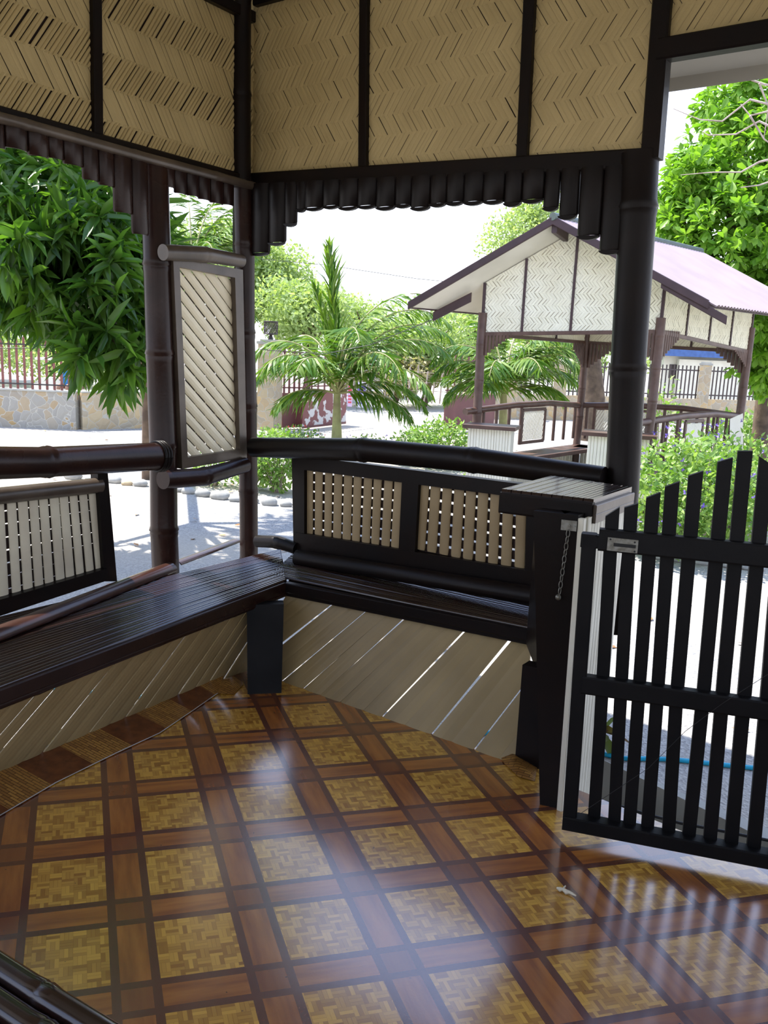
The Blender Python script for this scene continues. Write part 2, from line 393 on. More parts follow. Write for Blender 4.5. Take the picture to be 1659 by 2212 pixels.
def mat_strip():                     # off-cut of the same vinyl laid the other way round
    m, nt, b = newmat('vinyl_offcut')
    g = nt.nodes.new('ShaderNodeNewGeometry'); mp = nt.nodes.new('ShaderNodeMapping'); mp.inputs['Rotation'].default_value = (0, 0, math.radians(28)); nt.links.new(g.outputs['Position'], mp.inputs[0])
    br = N(nt, 'ShaderNodeTexBrick', Scale=1.); br.inputs['Brick Width'].default_value = .05; br.inputs['Row Height'].default_value = .012; br.inputs['Mortar Size'].default_value = .0012
    br.inputs['Color1'].default_value = (.42, .22, .05, 1); br.inputs['Color2'].default_value = (.26, .12, .03, 1); br.inputs['Mortar'].default_value = (.08, .03, .01, 1); nt.links.new(mp.outputs[0], br.inputs[0])
    s = nt.nodes.new('ShaderNodeSeparateXYZ'); nt.links.new(mp.outputs[0], s.inputs[0])
    f = math_(nt, 'FRACT', math_(nt, 'DIVIDE', math_(nt, 'ADD', s.outputs['Y'], 5.2), .36)); k = math_(nt, 'LESS_THAN', f, .5)
    cl = mixc(nt, k, ramp(nt, noise(nt, 30, 3), (.10, .030, .010), (.17, .055, .016)), br.outputs[0]); nt.links.new(cl, b.inputs['Base Color'])
    b.inputs['Roughness'].default_value = .35; return m
M['offcut'] = mat_strip()
def mat_gravel():
    m, nt, b = newmat('gravel')
    v = N(nt, 'ShaderNodeTexVoronoi', Scale=70.); g = nt.nodes.new('ShaderNodeNewGeometry'); nt.links.new(g.outputs['Position'], v.inputs['Vector'])
    c = ramp(nt, v.outputs['Color'], (.20, .20, .205), (.44, .43, .41), .1, .9)
    c = mixc(nt, ramp(nt, noise(nt, .35, 4), (0, 0, 0), (1, 1, 1), .4, .65), c, (.46, .41, .33))
    nt.links.new(c, b.inputs['Base Color']); b.inputs['Roughness'].default_value = .9
    bump(nt, b, v.outputs['Distance'], .5, .01); return m
M['gravel'] = mat_gravel()
def mat_stone(tint=(.36, .34, .29), warm=(.44, .30, .13), scale=5.5):
    m, nt, b = newmat('rubble_stone')
    g = nt.nodes.new('ShaderNodeNewGeometry')
    nz = N(nt, 'ShaderNodeTexNoise', Scale=3., Detail=2.); nt.links.new(g.outputs['Position'], nz.inputs[0])
    ad = nt.nodes.new('ShaderNodeVectorMath'); ad.operation = 'MULTIPLY_ADD'; nt.links.new(nz.outputs['Color'], ad.inputs[0]); ad.inputs[1].default_value = (.25, .25, .25); nt.links.new(g.outputs['Position'], ad.inputs[2])
    v = N(nt, 'ShaderNodeTexVoronoi', Scale=scale); nt.links.new(ad.outputs[0], v.inputs['Vector'])
    d = N(nt, 'ShaderNodeTexVoronoi', Scale=scale, feature='DISTANCE_TO_EDGE'); nt.links.new(ad.outputs[0], d.inputs['Vector'])
    s = nt.nodes.new('ShaderNodeSeparateColor'); nt.links.new(v.outputs['Color'], s.inputs[0])
    c = mixc(nt, ramp(nt, s.outputs[0], (0, 0, 0), (1, 1, 1), .55, .95), tint, warm); c = mixc(nt, math_(nt, 'MULTIPLY', s.outputs[1], .5), c, (.27, .26, .24))
    mo = math_(nt, 'LESS_THAN', d.outputs['Distance'], .022); c = mixc(nt, mo, c, (.46, .44, .38)); nt.links.new(c, b.inputs['Base Color'])
    b.inputs['Roughness'].default_value = .9; bump(nt, b, d.outputs['Distance'], .6, .05); return m
M['stone'] = mat_stone(); M['stonewarm_lit'] = mat_stone((.50, .40, .25), (.60, .42, .20), 5.5)  # same rubble twice: shade held in the first colour, sunlight in the second
def mat_peel():
    m, nt, b = newmat('peeling_maroon'); n = noise(nt, 5, 5)
    g = nt.nodes.new('ShaderNodeNewGeometry'); s = nt.nodes.new('ShaderNodeSeparateXYZ'); nt.links.new(g.outputs['Position'], s.inputs[0])
    k = math_(nt, 'ADD', n, math_(nt, 'MULTIPLY', math_(nt, 'SUBTRACT', .1, s.outputs['Z']), .22))
    nt.links.new(ramp(nt, k, (.20, .065, .065), (.62, .60, .58), .53, .56), b.inputs['Base Color']); b.inputs['Roughness'].default_value = .5; return m
M['peel'] = mat_peel()

# ------------------------------------------------------------------ plan of the pavilion
C0, R0, M0 = onz(537, 1180, .43), onz(1325, 1367, .43), onz(360, 1225, .43)
WC = Plane(C0, R0); WL = Plane(C0, M0)          # upper wall planes: back wall to the right, left wall towards us
FC0 = onz(537, 1445, 0)
FC = Plane(FC0, FC0 + WC.d); FL = Plane(FC0, FC0 + WL.d)   # plank skirts under the bench fronts
FCend = onz(1112, 1650, 0)
uFC = (FCend - FC.A).dot(FC.d)
GP = Plane(onz(1215, 1783, .04), onz(1659, 1868, .04))     # gate plane

# ---- floor
fl = [C0 + WL.d * 4.0, FC0 + FL.n * .02 + FC.n * .02, FC0 + FC.d * uFC + FC.n * .02, FC0 + FC.d * uFC + WC.n * .16, onz(1212, 1747, 0) + WC.n * .16, onz(1212, 1747, 0) + WC.d * 2.35, C0 + WC.d * 4.2 + WL.d * 4.0]
fl = [Vector((p.x, p.y, 0)) for p in fl]
o = mk(lambda m: m.poly_prism([p + Vector((0, 0, -.05)) for p in fl], (0, 0, .05)), 'floor', M['floor']); tag(o, 'glossy vinyl floor printed with woven squares and brown wood bands', None, None, 'structure')
base = [p + Vector((0, 0, GZ)) for p in fl]
ob = mk(lambda m: m.poly_prism(base, (0, 0, -GZ - .052)), 'trim_1', M['plinth']); tag(ob, kind='structure')
# vinyl off-cut along the left skirt
cut = []; zv_ = Vector((0, 0, .006))
for a, b_ in (((0, 1722), (0, 1765)), ((120, 1655), (120, 1694)), ((245, 1590), (250, 1630)), ((330, 1545), (345, 1586)), ((410, 1508), (420, 1535)), ((490, 1472), (470, 1500))):
    p, q = onz(*a, 0), onz(*b_, 0); cut.append((FL.A + FL.d * (p - FL.A).dot(FL.d) - FL.n * .006, q))
def f(m):
    for (a, b1), (c, d1) in zip(cut[:-1], cut[1:]):
        q = [a + Vector((0, 0, .003)), b1 + Vector((0, 0, .003)), d1 + Vector((0, 0, .003)), c + Vector((0, 0, .003))]
        m.hexa(q + [a + Vector((0, 0, .030)), b1 + Vector((0, 0, .006)), d1 + Vector((0, 0, .006)), c + Vector((0, 0, .030))])
o = mk(f, 'vinyl_strip', M['offcut']); mk(lambda m: m.tube([q + zv_ for _, q in cut], .0018, 6), 'crease_glint', M['glint'], o); tag(o, 'narrow leftover strip of woven-print vinyl along foot of left bench skirt', 'floor strip')  # pale tube paints the highlight along the vinyl's crease
def f(m):
    a = [onz(x, y, 0) for x, y in ((455, 1478), (490, 1466), (520, 1455), (525, 1480), (505, 1502), (470, 1500))]
    b2 = [Vector((p.x, p.y, .004)) for p in a]; n = len(b2); c = sum(b2, Vector()) / n + Vector((0, 0, .03)); m.add(b2 + [c], [(i, (i + 1) % n, n) for i in range(n)], True); m.add(b2, [tuple(range(n - 1, -1, -1))])
o = mk(f, 'vinyl_scrap', M['offcut']); tag(o, 'curled brown vinyl scrap in the corner beside the bench leg', 'vinyl scrap')
def f(m):
    a = [onz(x, y, 0) for x, y in ((1068, 1612), (1105, 1610), (1112, 1650), (1160, 1660), (1155, 1690), (1120, 1680), (1088, 1650))]
    b2 = [Vector((p.x, p.y, .004)) for p in a]; n = len(b2); c = sum(b2, Vector()) / n + Vector((0, 0, .028)); m.add(b2 + [c], [(i, (i + 1) % n, n) for i in range(n)], True); m.add(b2, [tuple(range(n - 1, -1, -1))])
o = mk(f, 'vinyl_scrap', M['offcut']); tag(o, 'torn lifted brown vinyl edge at foot of the post by the right bench end', 'vinyl scrap')
def f(m):
    p, q = onz(1202, 1922, 0), onz(1243, 1938, 0); ps = [p.lerp(q, t / 6) + Vector((0, R.uniform(-.006, .006), .008)) for t in range(7)]
    m.tube(ps, [.003, .007, .005, .008, .005, .004, .002], 7)
    m.tube([ps[2], ps[2] + Vector((.01, .012, .004))], [.004, .002], 6)
o = mk(f, 'twig', M['lattice']); tag(o, 'small pale dried twig lying on the floor near the gate', 'twig')

# ---- upper woven walls
zv = Vector((0, 0, 1))
def wall_upper(name, pl, polys, battens, beams, rowh, relief, label):
    root = thing(name, pl.p(0, 0), label, None, None, 'structure')
    for poly in polys:
        mk(lambda m: woven(m, pl, poly, rowh, relief), 'woven_panel', M['woven'], root)
        mk(lambda m: m.poly_prism([pl.p(u, z, .006) for u, z in poly], pl.n * .012), 'gap_shade_backing', M['back'], root)  # dark sheet added so the gaps in the weave read as shaded
    for (a, b_, w_) in battens: mk(lambda m: m.bar(pl.p(*a, -.012), pl.p(*b_, -.012), pl.d * w_, pl.n * .02), 'batten', M['dark'], root)
    for (a, b_, h_) in beams: mk(lambda m: m.bar(pl.p(*a, -.01), pl.p(*b_, -.01), zv * h_, pl.n * .03), 'beam', M['dark'], root)
    return root
zb_c, zt = WC.uz(790, 372)[1], 3.16
uR = WC.uz(1395, 325)[0]
cu = [-.03, WC.uz(790, 365)[0], WC.uz(1133, 343)[0], WC.uz(1400, 325)[0]]
zl = lambda u: WC.uz(540, 378)[1] + (WC.uz(1395, 325)[1] - WC.uz(540, 378)[1]) * u / uR
uD0 = WC.uz(1440, 90)[0]; zD = WC.uz(1447, 90)[1]
polys = [[(a, zl(a) - .01), (b_, zl(b_) - .01), (b_, 3.20), (a, 3.20)] for a, b_ in zip(cu[:-1], cu[1:])]
polys.append([(uD0, zD), (uD0 + 1.1, zD), (uD0 + 1.1, 3.2), (uD0, 3.2)])
wall_upper('wall_back', WC, polys,
           [((cu[1], zl(cu[1]) - .03), (WC.uz(791, 0)[0], 3.2), .022), ((cu[2], zl(cu[2]) - .03), (WC.uz(1146, 0)[0], 3.2), .024)],
           [((.0, zl(0) - .035), (uR + .03, zl(uR) - .035), .036), ((.03, 3.19), (uR - .02, 3.19), .035), ((uD0 - .02, zD - .03), (uD0 + 1.15, zD - .03), .037), ((uD0, 3.19), (uD0 + 1.1, 3.19), .035)],
           .092, False, 'woven cane upper wall facing the camera, above the dark slat fringe')
zlL = lambda u: 2.372
bt = WL.uz(207, 200)[0]; ubt = WL.uz(205, 150)[0]
polys = [[(-.02, 2.36), (bt, 2.36), (bt, 3.09), (-.02, 3.09)], [(bt, 2.36), (bt + 2.2, 2.36), (bt + 2.2, 3.09), (bt, 3.09)], [(.045, 3.12), (bt + 2.2, 3.12), (bt + 2.2, 3.6), (.2, 3.6)]]
wall_upper('wall_left', WL, polys, [((bt + .012, 2.33), (bt, 3.09), .022)],
           [((0, 2.335), (bt + 2.2, 2.335), .032), ((.03, 3.105), (bt + 2.2, 3.105), .026)], .132, True, 'woven cane upper wall on the left with ribbed rows')
o = mk(lambda m: m.bamboo(WL.p(.03, 2.318, -.05), WL.p(bt + 2.2, 2.318, -.05), .021, .5, .004), 'trim_2', M['brown']); tag(o, 'thin pale-edged bamboo moulding under the left woven wall', kind='structure')

# ---- slat fringes (valances)
def fringe(name, pl, slats, ztop, label, mat, off=-.035):
    root = thing(name, pl.p(0, ztop), label, 'slat fringe')
    for x0, x1, yb in slats:
        xm = (x0 + x1) / 2; u0, u1 = pl.uz(x0, yb, off)[0], pl.uz(x1, yb, off)[0]; zb = pl.uz(xm, yb, off)[1]
        w_ = abs(u1 - u0) / 2 * 1.04; um = (u0 + u1) / 2
        def f(m):
            m.half(pl.p(um, ztop(um) if callable(ztop) else ztop, off), pl.p(um + R.uniform(-.004, .004), zb + .012, off), w_, -pl.n, .55, 8)
            q = pl.p(um, zb + .012, off); n = 8     # rounded lower lip
            vs = [q + pl.d * (w_ * .97 * math.cos(a)) - zv * (.016 * math.sin(a)) for a in [math.pi * k / n for k in range(n + 1)]]
            m.poly_prism(vs, -pl.n * .02)
        mk(f, 'slat', mat, root)
    return root
csl = [(507, 546, 548), (545, 583, 553), (583, 617, 531), (617, 642, 490), (642, 662, 459), (662, 700, 456), (700, 735, 452), (735, 775, 455), (775, 815, 452), (815, 855, 455), (855, 890, 450), (890, 930, 456), (930, 965, 448), (965, 1003, 445), (1003, 1045, 444), (1045, 1090, 442), (1090, 1127, 447), (1129, 1174, 440), (1175, 1207, 457), (1208, 1247, 475), (1248, 1296, 518), (1296, 1342, 550)]
root = thing('slat_fringe', WC.p(.8, 2.2), 'long fringe of black half-bamboo slats hanging under the back woven wall', 'slat fringe')
def add_slats(root, pl, slats, zt_, mat, off):
    for x0, x1, yb in slats:
        xm = (x0 + x1) / 2; u0, u1 = pl.uz(x0, yb, off)[0], pl.uz(x1, yb, off)[0]; zb = pl.uz(xm, yb, off)[1]
        w_ = abs(u1 - u0) / 2 * 1.07; um = (u0 + u1) / 2; ut = um
        if pl is WC: ut = pl.uz(xm + .065 * (yb - 395) * (xm - 500) / 850, 395, off)[0]
        def f(m):
            m.half(pl.p(ut, zt_(um), off), pl.p(um + R.uniform(-.003, .003), zb + .014, off), w_, -pl.n, .55, 8)
            if pl is WL: return
            q = pl.p(um, zb + .014, off); n = 8
            vs = [q + pl.d * (w_ * .95 * math.cos(a)) - zv * (.016 * math.sin(a)) for a in [math.pi * k / n for k in range(n + 1)]]
            m.poly_prism(vs, -pl.n * .018)
        mk(f, 'slat', mat, root)
add_slats(root, WC, csl, lambda u: zl(u) - .055, M['dark'], -.028)
lsl = [(-130, -92, 300), (-90, -50, 310), (-48, -3, 322), (-2, 11, 330), (12, 58, 332), (60, 103, 347), (104, 136, 352), (137, 177, 366), (178, 211, 398), (213, 245, 410), (246, 283, 468), (284, 318, 514), (352, 375, 412), (376, 401, 426), (402, 427, 431), (428, 452, 439), (453, 480, 447), (481, 503, 450)]
root = thing('slat_fringe', WL.p(.8, 2.2), 'fringe of brown half-bamboo slats hanging under the left woven wall', 'slat fringe')
add_slats(root, WL, lsl, lambda u: 2.31, M['post'], -.028)

# ---- posts
def post(pl, a, b_, r0, r1, off, label, name='bamboo_post', mat='post', node=.42, ext0=0, ext1=0):
    P, Q = pl.hit(*a, off), pl.hit(*b_, off); d = (Q - P).normalized()
    def f(m): m.bamboo(P - d * ext0, Q + d * ext1, r0, node, .004, 20, r1)
    o = mk(f, name, M[mat]); return tag(o, label, 'post')
post(WL, (361, 1300), (333, 345), .067, .062, .01, 'brown bamboo post between the left rail and the louvred panel')
post(WL, (541, 1350), (525, 400), .050, .052, .0, 'brown bamboo post in the corner between the two benches', ext1=.02)
def f(m):
    m.bamboo(onY(522, 400, 4.42), onY(522, -60, 4.42), .047, .5, .003, 18)
o = mk(f, 'upper_post', M['dark']); tag(o, 'black corner upright between the two woven upper walls', 'post')
P, Q = WC.hit(1327, 1362), WC.hit(1383, 330)
def f(m): m.bamboo(P, Q, .064, .6, .004, 22, .070)
o = mk(f, 'bamboo_post', M['dark']); tag(o, 'thick black bamboo post right of the back opening, behind the counter', 'post')
P, Q = WC.hit(1408, 345, .0), WC.hit(1432, -10, .0)
def f(m): m.bar(P, Q + zv * .3, WC.d * .034, WC.n * .035)
o = mk(f, 'upper_post', M['dark']); tag(o, 'black square upright between the back woven wall and the doorway header', 'post')

# ---- rails
def rail(pl, pts, off, rads, label, mat='post', name='bamboo_rail', rings=None):
    ps = [pl.hit(x, y, off) for x, y in pts]
    root = thing(name, ps[0], label, 'rail')
    def f(m):
        for i in range(len(ps) - 1):
            pass
        path, rad = [], []
        for i, p in enumerate(ps):
            if 0 < i < len(ps) - 1:
                d = (ps[i + 1] - ps[i - 1]).normalized()
                for t, k in ((-.03, 1.), (-.008, 1.06), (0, 1.02), (.008, 1.09), (.03, 1.)): path.append(p + d * t); rad.append(rads[i] * k)
            else: path.append(p); rad.append(rads[i])
        m.tube(path, rad, 22)
    mk(f, 'pole', M[mat], root)
    if rings:
        for p, rr in rings(ps):
            d = (ps[-1] - ps[0]).normalized(); x, y = frame_of(d)
            mk(lambda m: m.tube([p + (x * math.cos(a) + y * math.sin(a)) * rr for a in [2 * math.pi * k / 24 for k in range(25)]], .007, 8, False), 'lashing', M['dark'], root)
    return root
rail(WL, [(-420, 1030), (-150, 1003), (100, 998), (352, 985)], -.10, [.066, .066, .062, .064], 'thick glossy bamboo top rail on the left, tied to the post', rings=lambda ps: [(ps[-1] + (ps[0] - ps[-1]).normalized() * k, .068) for k in (.008, .024, .040)])
rail(WC, [(548, 966), (785, 972), (1022, 994), (1305, 1033)], -.075, [.052, .056, .055, .046], 'long black bamboo top rail of the back bench', 'dark')
rail(WL, [(352, 1036), (440, 1029), (530, 1004)], -.085, [.046, .045, .040], 'short bamboo rail under the louvred panel')
rail(WL, [(352, 545), (440, 550), (522, 564)], -.085, [.036, .036, .031], 'short bamboo rail above the louvred panel', 'brown')
rail(WC, [(556, 1169), (600, 1172), (642, 1185)], -.05, [.033, .034, .033], 'stubby black bamboo rail low between corner post and backrest', 'dark')

# ---- louvred panel between the posts
root = thing('louvred_panel', WL.hit(455, 1000), 'tall narrow panel of slanting cream bamboo louvres in a brown frame', 'panel')
o_ = -.045
outer = [WL.uz(*p, o_) for p in ((366, 556), (517, 583), (526, 988), (386, 1012))]; inner = [WL.uz(*p, o_) for p in ((380, 577), (500, 600), (511, 970), (398, 987))]
for i in range(4):
    j = (i + 1) % 4; q = [outer[i], outer[j], inner[j], inner[i]]
    mk(lambda m: m.poly_prism([WL.p(u, z, o_ + .01) for u, z in q], -WL.n * .035), 'frame', M['brown'], root)
mk(lambda m: strips(m, WL, inner, math.radians(41), lambda: (R.uniform(.042, .049), R.uniform(.005, .008)), .005, -o_ - .008, .004), 'louvre_slats', M['louver'], root)
def f(m):
    us = [p[0] for p in inner]
    for k in range(6):
        u = min(us) + (max(us) - min(us)) * (k + .5) / 6; m.bar(WL.p(u, inner[2][1] + .01, o_ + .02), WL.p(u, inner[0][1] - .02, o_ + .02), WL.d * .029, WL.n * .004)
mk(f, 'gap_shade_strips', M['back'], root)  # dark strips give the louvre gaps their shade

# ---- lattice backrests
def lattice(root, pl, poly, nsl, off, mat, wfrac=.84, hgap=.012, hband=.045):
    """poly: TL, TR, BR, BL in (u,z)"""
    def lerp(a, b, t): return (a[0] + (b[0] - a[0]) * t, a[1] + (b[1] - a[1]) * t)
    TL, TR, BR, BL = poly
    def f(m):
        for k in range(nsl):
            c = (k + .5) / nsl; h = (.5 / nsl) * (wfrac + R.uniform(-.05, .05)); c += R.uniform(-.1, .1) / nsl * .5
            a0, a1, b0, b1 = lerp(TL, TR, c - h), lerp(TL, TR, c + h), lerp(BL, BR, c - h), lerp(BL, BR, c + h)
            tp, bt_ = ((a0[0] + a1[0]) / 2, (a0[1] + a1[1]) / 2), ((b0[0] + b1[0]) / 2, (b0[1] + b1[1]) / 2)
            m.half(pl.p(*tp, off), pl.p(*bt_, off), abs(a1[0] - a0[0]) / 2, -pl.n, .28, 6, .004)
    mk(f, 'vertical_slats', mat, root)
    def f(m):
        zt_, zb_ = max(TL[1], TR[1]), min(BL[1], BR[1]); z = zb_ + .01
        k = 0
        while z < zt_:
            t0 = hband * .5; a = (zt_ - z) / (zt_ - zb_)
            # follow the slope of top and bottom edges
            def zz(t): return lerp(BL, BR, t)[1] + (lerp(TL, TR, t)[1] - lerp(BL, BR, t)[1]) * ((z - zb_) / (zt_ - zb_))
            def uu(t): return lerp(BL, BR, t)[0] + (lerp(TL, TR, t)[0] - lerp(BL, BR, t)[0]) * ((z - zb_) / (zt_ - zb_))
            m.bar(pl.p(uu(0), zz(0), off + .012), pl.p(uu(1), zz(1), off + .012), zv * (hband / 2 * R.uniform(.93, 1.04)), pl.n * .004); z += hband + hgap; k += 1
    mk(f, 'cross_slats', M['back'], root)  # slats coloured dark to carry the shade behind the lattice
def quadbar(m, pl, quad, off0, off1): m.poly_prism([pl.hit(x, y, off0) for x, y in quad], pl.n * (off1 - off0))
# left lattice
root = thing('lattice_backrest', WL.hit(100, 1200), 'cream vertical-slat backrest panel in dark frame behind the left bench', 'backrest')
o_ = -.03
lat = [WL.uz(*p, o_) for p in ((-330, 1118), (212, 1058), (229, 1232), (-330, 1395))]
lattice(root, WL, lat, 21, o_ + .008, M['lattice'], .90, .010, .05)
q1 = [WL.hit(*p, o_) for p in ((-330, 1106), (216, 1048))]
mk(lambda m: m.tube([q1[0], q1[1]], .034, 14), 'top_rail', M['brown'], root)
mk(lambda m: quadbar(m, WL, ((211, 1022), (233, 1022), (253, 1256), (226, 1256)), o_ - .02, o_ + .03), 'stile', M['dark'], root)
mk(lambda m: quadbar(m, WL, ((-330, 1392), (232, 1228), (238, 1252), (-330, 1440)), o_ - .03, o_ + .03), 'bottom_rail', M['dark'], root)
# back lattice
root = thing('lattice_backrest', WC.hit(880, 1150), 'twin tan vertical-slat backrest panels in black frame behind the right bench', 'backrest')
o_ = -.03
for q, n_ in ((((657, 1010), (873, 1028), (864, 1187), (657, 1154)), 10), (((903, 1032), (1140, 1076), (1136, 1236), (893, 1185)), 9)):
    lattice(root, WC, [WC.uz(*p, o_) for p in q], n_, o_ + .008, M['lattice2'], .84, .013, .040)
for nm, q in (('stile', ((630, 986), (657, 990), (657, 1200), (634, 1192))), ('middle_stile', ((869, 1020), (905, 1024), (895, 1215), (860, 1210))), ('stile', ((1138, 1060), (1165, 1060), (1160, 1290), (1133, 1285))),
              ('top_rail', ((632, 982), (1160, 1050), (1160, 1080), (632, 1012))), ('bottom_rail', ((636, 1150), (1160, 1236), (1160, 1312), (636, 1212)))):
    mk(lambda m: quadbar(m, WC, q, o_ - .02 - (.004 if 'rail' in nm else 0), o_ + .02), nm, M['dark'], root)

# ---- benches
ZS = .43
def ridged(m, a0, a1, b0, b1, n, z, r=.006):   # seat of narrow bamboo slips from edge a (back) to b (front); slips run from *0 to *1
    for k in range(n):
        c0, c1 = a0.lerp(b0, (k + .5) / n), a1.lerp(b1, (k + .5) / n); w_ = (b0 - a0).length / n / 2 * R.uniform(.80, 1.02); w1 = (b1 - a1).length / n / 2 * .95
        dz = R.uniform(-.0015, .0015)
        pts = [c0.lerp(c1, t / 6) + zv * (dz + R.uniform(-.0005, .0005)) for t in range(7)]
        t_ = (c1 - c0).normalized(); x = t_.cross(zv).normalized(); vs = []
        for i, p in enumerate(pts):
            ww = w_ + (w1 - w_) * i / 6
            for a, h in ((-1, -.006), (-.9, .0), (-.45, r * .8), (.1, r), (.6, r * .65), (.95, -.001), (1, -.006)): vs.append(p + x * (a * ww) + zv * h)
        m.add(vs, [(i * 7 + j, i * 7 + j + 1, (i + 1) * 7 + j + 1, (i + 1) * 7 + j) for i in range(6) for j in range(6)], True)
fA = onz(616, 1254, ZS); fB = onz(0, 1482, ZS); fB = fA + (fB - fA) * 2.2
bA = WL.p(-.02, ZS, .03); bB = WL.p(3.6, ZS, .03)
backc = onz(517, 1182, ZS)
kx = onz(648, 1208, ZS)
root = thing('bench', FL.A, 'long dark brown built-in bench along the left wall with ridged bamboo seat', 'bench')
backc = onz(604, 1187, ZS)
mk(lambda m: ridged(m, backc, bB, fA, fB, 26, ZS), 'seat', M['seat'], root)
def f(m):
    d = (fB - fA).normalized(); n = (fA - fB).cross(zv).normalized()
    m.bar(fA - zv * .030 - d * .0, fB - zv * .030, FL.n * .018, zv * .026)
    m.bamboo(fA - zv * .062, fB - zv * .062, .018, .5, .004)
mk(f, 'front_edge', M['post'], root)
mk(lambda m: m.poly_prism([backc - zv * .035, bB - zv * .035, fB - zv * .035 + FL.n * .02, fA - zv * .035 + FL.n * .02], zv * .027), 'under_board', M['dark'], root)
root2 = thing('bench', FC.A, 'shorter dark built-in bench along the back wall, ending at the counter', 'bench')
gA = onz(616, 1255, ZS); gB = onz(1160, 1360, ZS); hA = onz(640, 1196, ZS); hB = WC.p(1.45, ZS, -.02); gA0 = gA
hA = WC.p(.12, ZS, -.02)
hB = WC.p(2.0, ZS, .10); hA = onz(642, 1190, ZS); gA_ = onz(584, 1242, ZS)
mk(lambda m: ridged(m, hA, hB, gA_, gA + (gB - gA) * 1.04, 22, ZS + .003), 'seat', M['seat'], root2)
def f(m):
    m.bar(gA - zv * .028, gB - zv * .028, FC.n * .018, zv * .024); m.bar(gA - zv * .058 + FC.n * .01, gB - zv * .058 + FC.n * .01, FC.n * .016, zv * .014)
mk(f, 'front_edge', M['dark'], root2)
mk(lambda m: m.poly_prism([hA - zv * .04, gA - zv * .04 + FC.n * .02, gB - zv * .04 + FC.n * .02, hB - zv * .04], zv * .027), 'under_board', M['dark'], root2)
mk(lambda m: m.half(WC.hit(640, 1203, -.10), WC.hit(1175, 1290, -.10), .04, -WC.n + zv * .5, .7), 'back_slat', M['dark'], root2)
# plank skirts: slanting boards with slits
class Tilt:                        # slightly leaning sheet between a floor line and an under-seat line
    def __init__(s, a, b, c, d): s.a, s.b, s.c, s.d_ = a, b, c, d; s.len = (b - a).length; s.h = c.z; s.n = ((b - a).cross(c - a)).normalized(); s.n = s.n if s.n.dot(a) > 0 else -s.n
    def p(s, u, z, off=0): t = u / s.len; k = z / s.h; return s.a.lerp(s.b, t).lerp(s.c.lerp(s.d_, t), k) + s.n * off
def skirt(pl, u0, u1, z1, ang, gaps, root, name='plank_skirt'):
    reg = [(u0, -.03), (u1, -.03), (u1, z1), (u0, z1)]
    it = iter(gaps * 20)
    mk(lambda m: strips(m, pl, reg, ang, lambda: (R.uniform(.068, .098), next(it)), .003, .006, .005, jit=.012, bow=4), name, M['plank'], root)
Lg = [.008, .0005, .011, .0005, .009, .010, .0005, .0005, .012, .0005, .008, .0005, .009]
Cg = [.0005, .007, .0005, .006, .0005, .007, .0005]
zs_ = ZS - .06
TL_ = Tilt(FC0 + FL.d * .02, FC0 + FL.d * 3.0, fA + FL.n * .03 - zv * .06, fA + (fB - fA) / (fB - fA).length * 3.0 + FL.n * .03 - zv * .06)
TC_ = Tilt(Vector((FC0.x, FC0.y, 0)) + FC.d * .0, FC0 + FC.d * (uFC + .03), gA + FC.n * .03 - zv * .06, onz(1145, 1356, ZS) + FC.n * .03 - zv * .06)
skirt(TL_, 0, TL_.len, TL_.h, math.radians(180 - 69), Lg, root)
skirt(TC_, 0, TC_.len, TC_.h, math.radians(50), Cg, root2)
# corner leg: broad board
def f(m):
    A = [onz(535, 1500, 0), onz(608, 1497, 0)]; n = (FL.n + FC.n).normalized(); d = (A[1] - A[0]); d.z = 0
    b0, b1 = A[0], A[1]; t0, t1 = onz(530, 1325, .38), onz(612, 1318, .38)
    t0 = onz(533, 1312, .375); t1 = onz(613, 1300, .375); D_ = (t0 + t1) / 2 - (b0 + b1) / 2; e_ = (b1 - b0).normalized(); t0 = b0 + D_ - e_ * .008; t1 = b1 + D_ + e_ * .008
    m.hexa([b0, b1, b1 + n * .06, b0 + n * .06, t0, t1, t1 + n * .06, t0 + n * .06])
mk(f, 'leg', M['gate'], root)
# half bamboo lying on the left seat
P, Q = WL.hit(372, 1226, -.10), onz(-60, 1395, ZS + .02); P = onz(368, 1230, ZS + .01)
o = mk(lambda m: m.half(P, P + (Q - P) * 1.6, .042, zv - FL.n * .1, .85, 10, .008), 'split_bamboo', M['sun_redbrown']); tag(o, 'split bamboo pole lying along the back edge of the left seat', 'bamboo pole')
P, Q = onz(392, 1222, ZS - .005), onz(520, 1172, ZS - .005)
o = mk(lambda m: m.half(P + WL.n * .035, Q + WL.n * .035, .03, zv, .6, 8), 'split_bamboo', M['sun_redbrown']); tag(o, 'short sunlit split bamboo behind the seat between the left posts', 'bamboo pole')

# ---- counter box at the doorway
P2 = onz(1188, 1742, 0); dW, nW = WC.d, WC.n
TT = [onz(x, y, 1.08) for x, y in ((1083, 1060), (1190, 1031), (1365, 1056), (1283, 1083))]
root = thing('counter', P2, 'black topped counter box between the back bench end and the gate', 'counter')
def f(m):
    m.poly_prism([p - zv * .045 for p in TT], zv * .04)
    for k in range(9):
        a, b_ = TT[0].lerp(TT[3], (k + .5) / 9), TT[1].lerp(TT[2], (k + .5) / 9); x = (TT[3] - TT[0]) / 18 * .93
        ta, tb = a - zv * .005, b_ - zv * .005
        m.poly_prism([ta - x, ta + x, tb + x, tb - x], zv * .012)
        m.tube([a + zv * (.002), b_ + zv * .002], .006, 8)
mk(f, 'top_slats', M['seat'], root)
def f(m): m.bar(TT[0] - zv * .040 - nW * .0, TT[3] - zv * .040, nW * .012, zv * .036)
mk(f, 'top_edge', M['dark'], root)
def f(m):
    m.bar(TT[3] - zv * .028, TT[2] - zv * .028, dW * .012, zv * .016); m.bar(TT[3] - zv * .058, TT[2] - zv * .058, dW * .012, zv * .016)
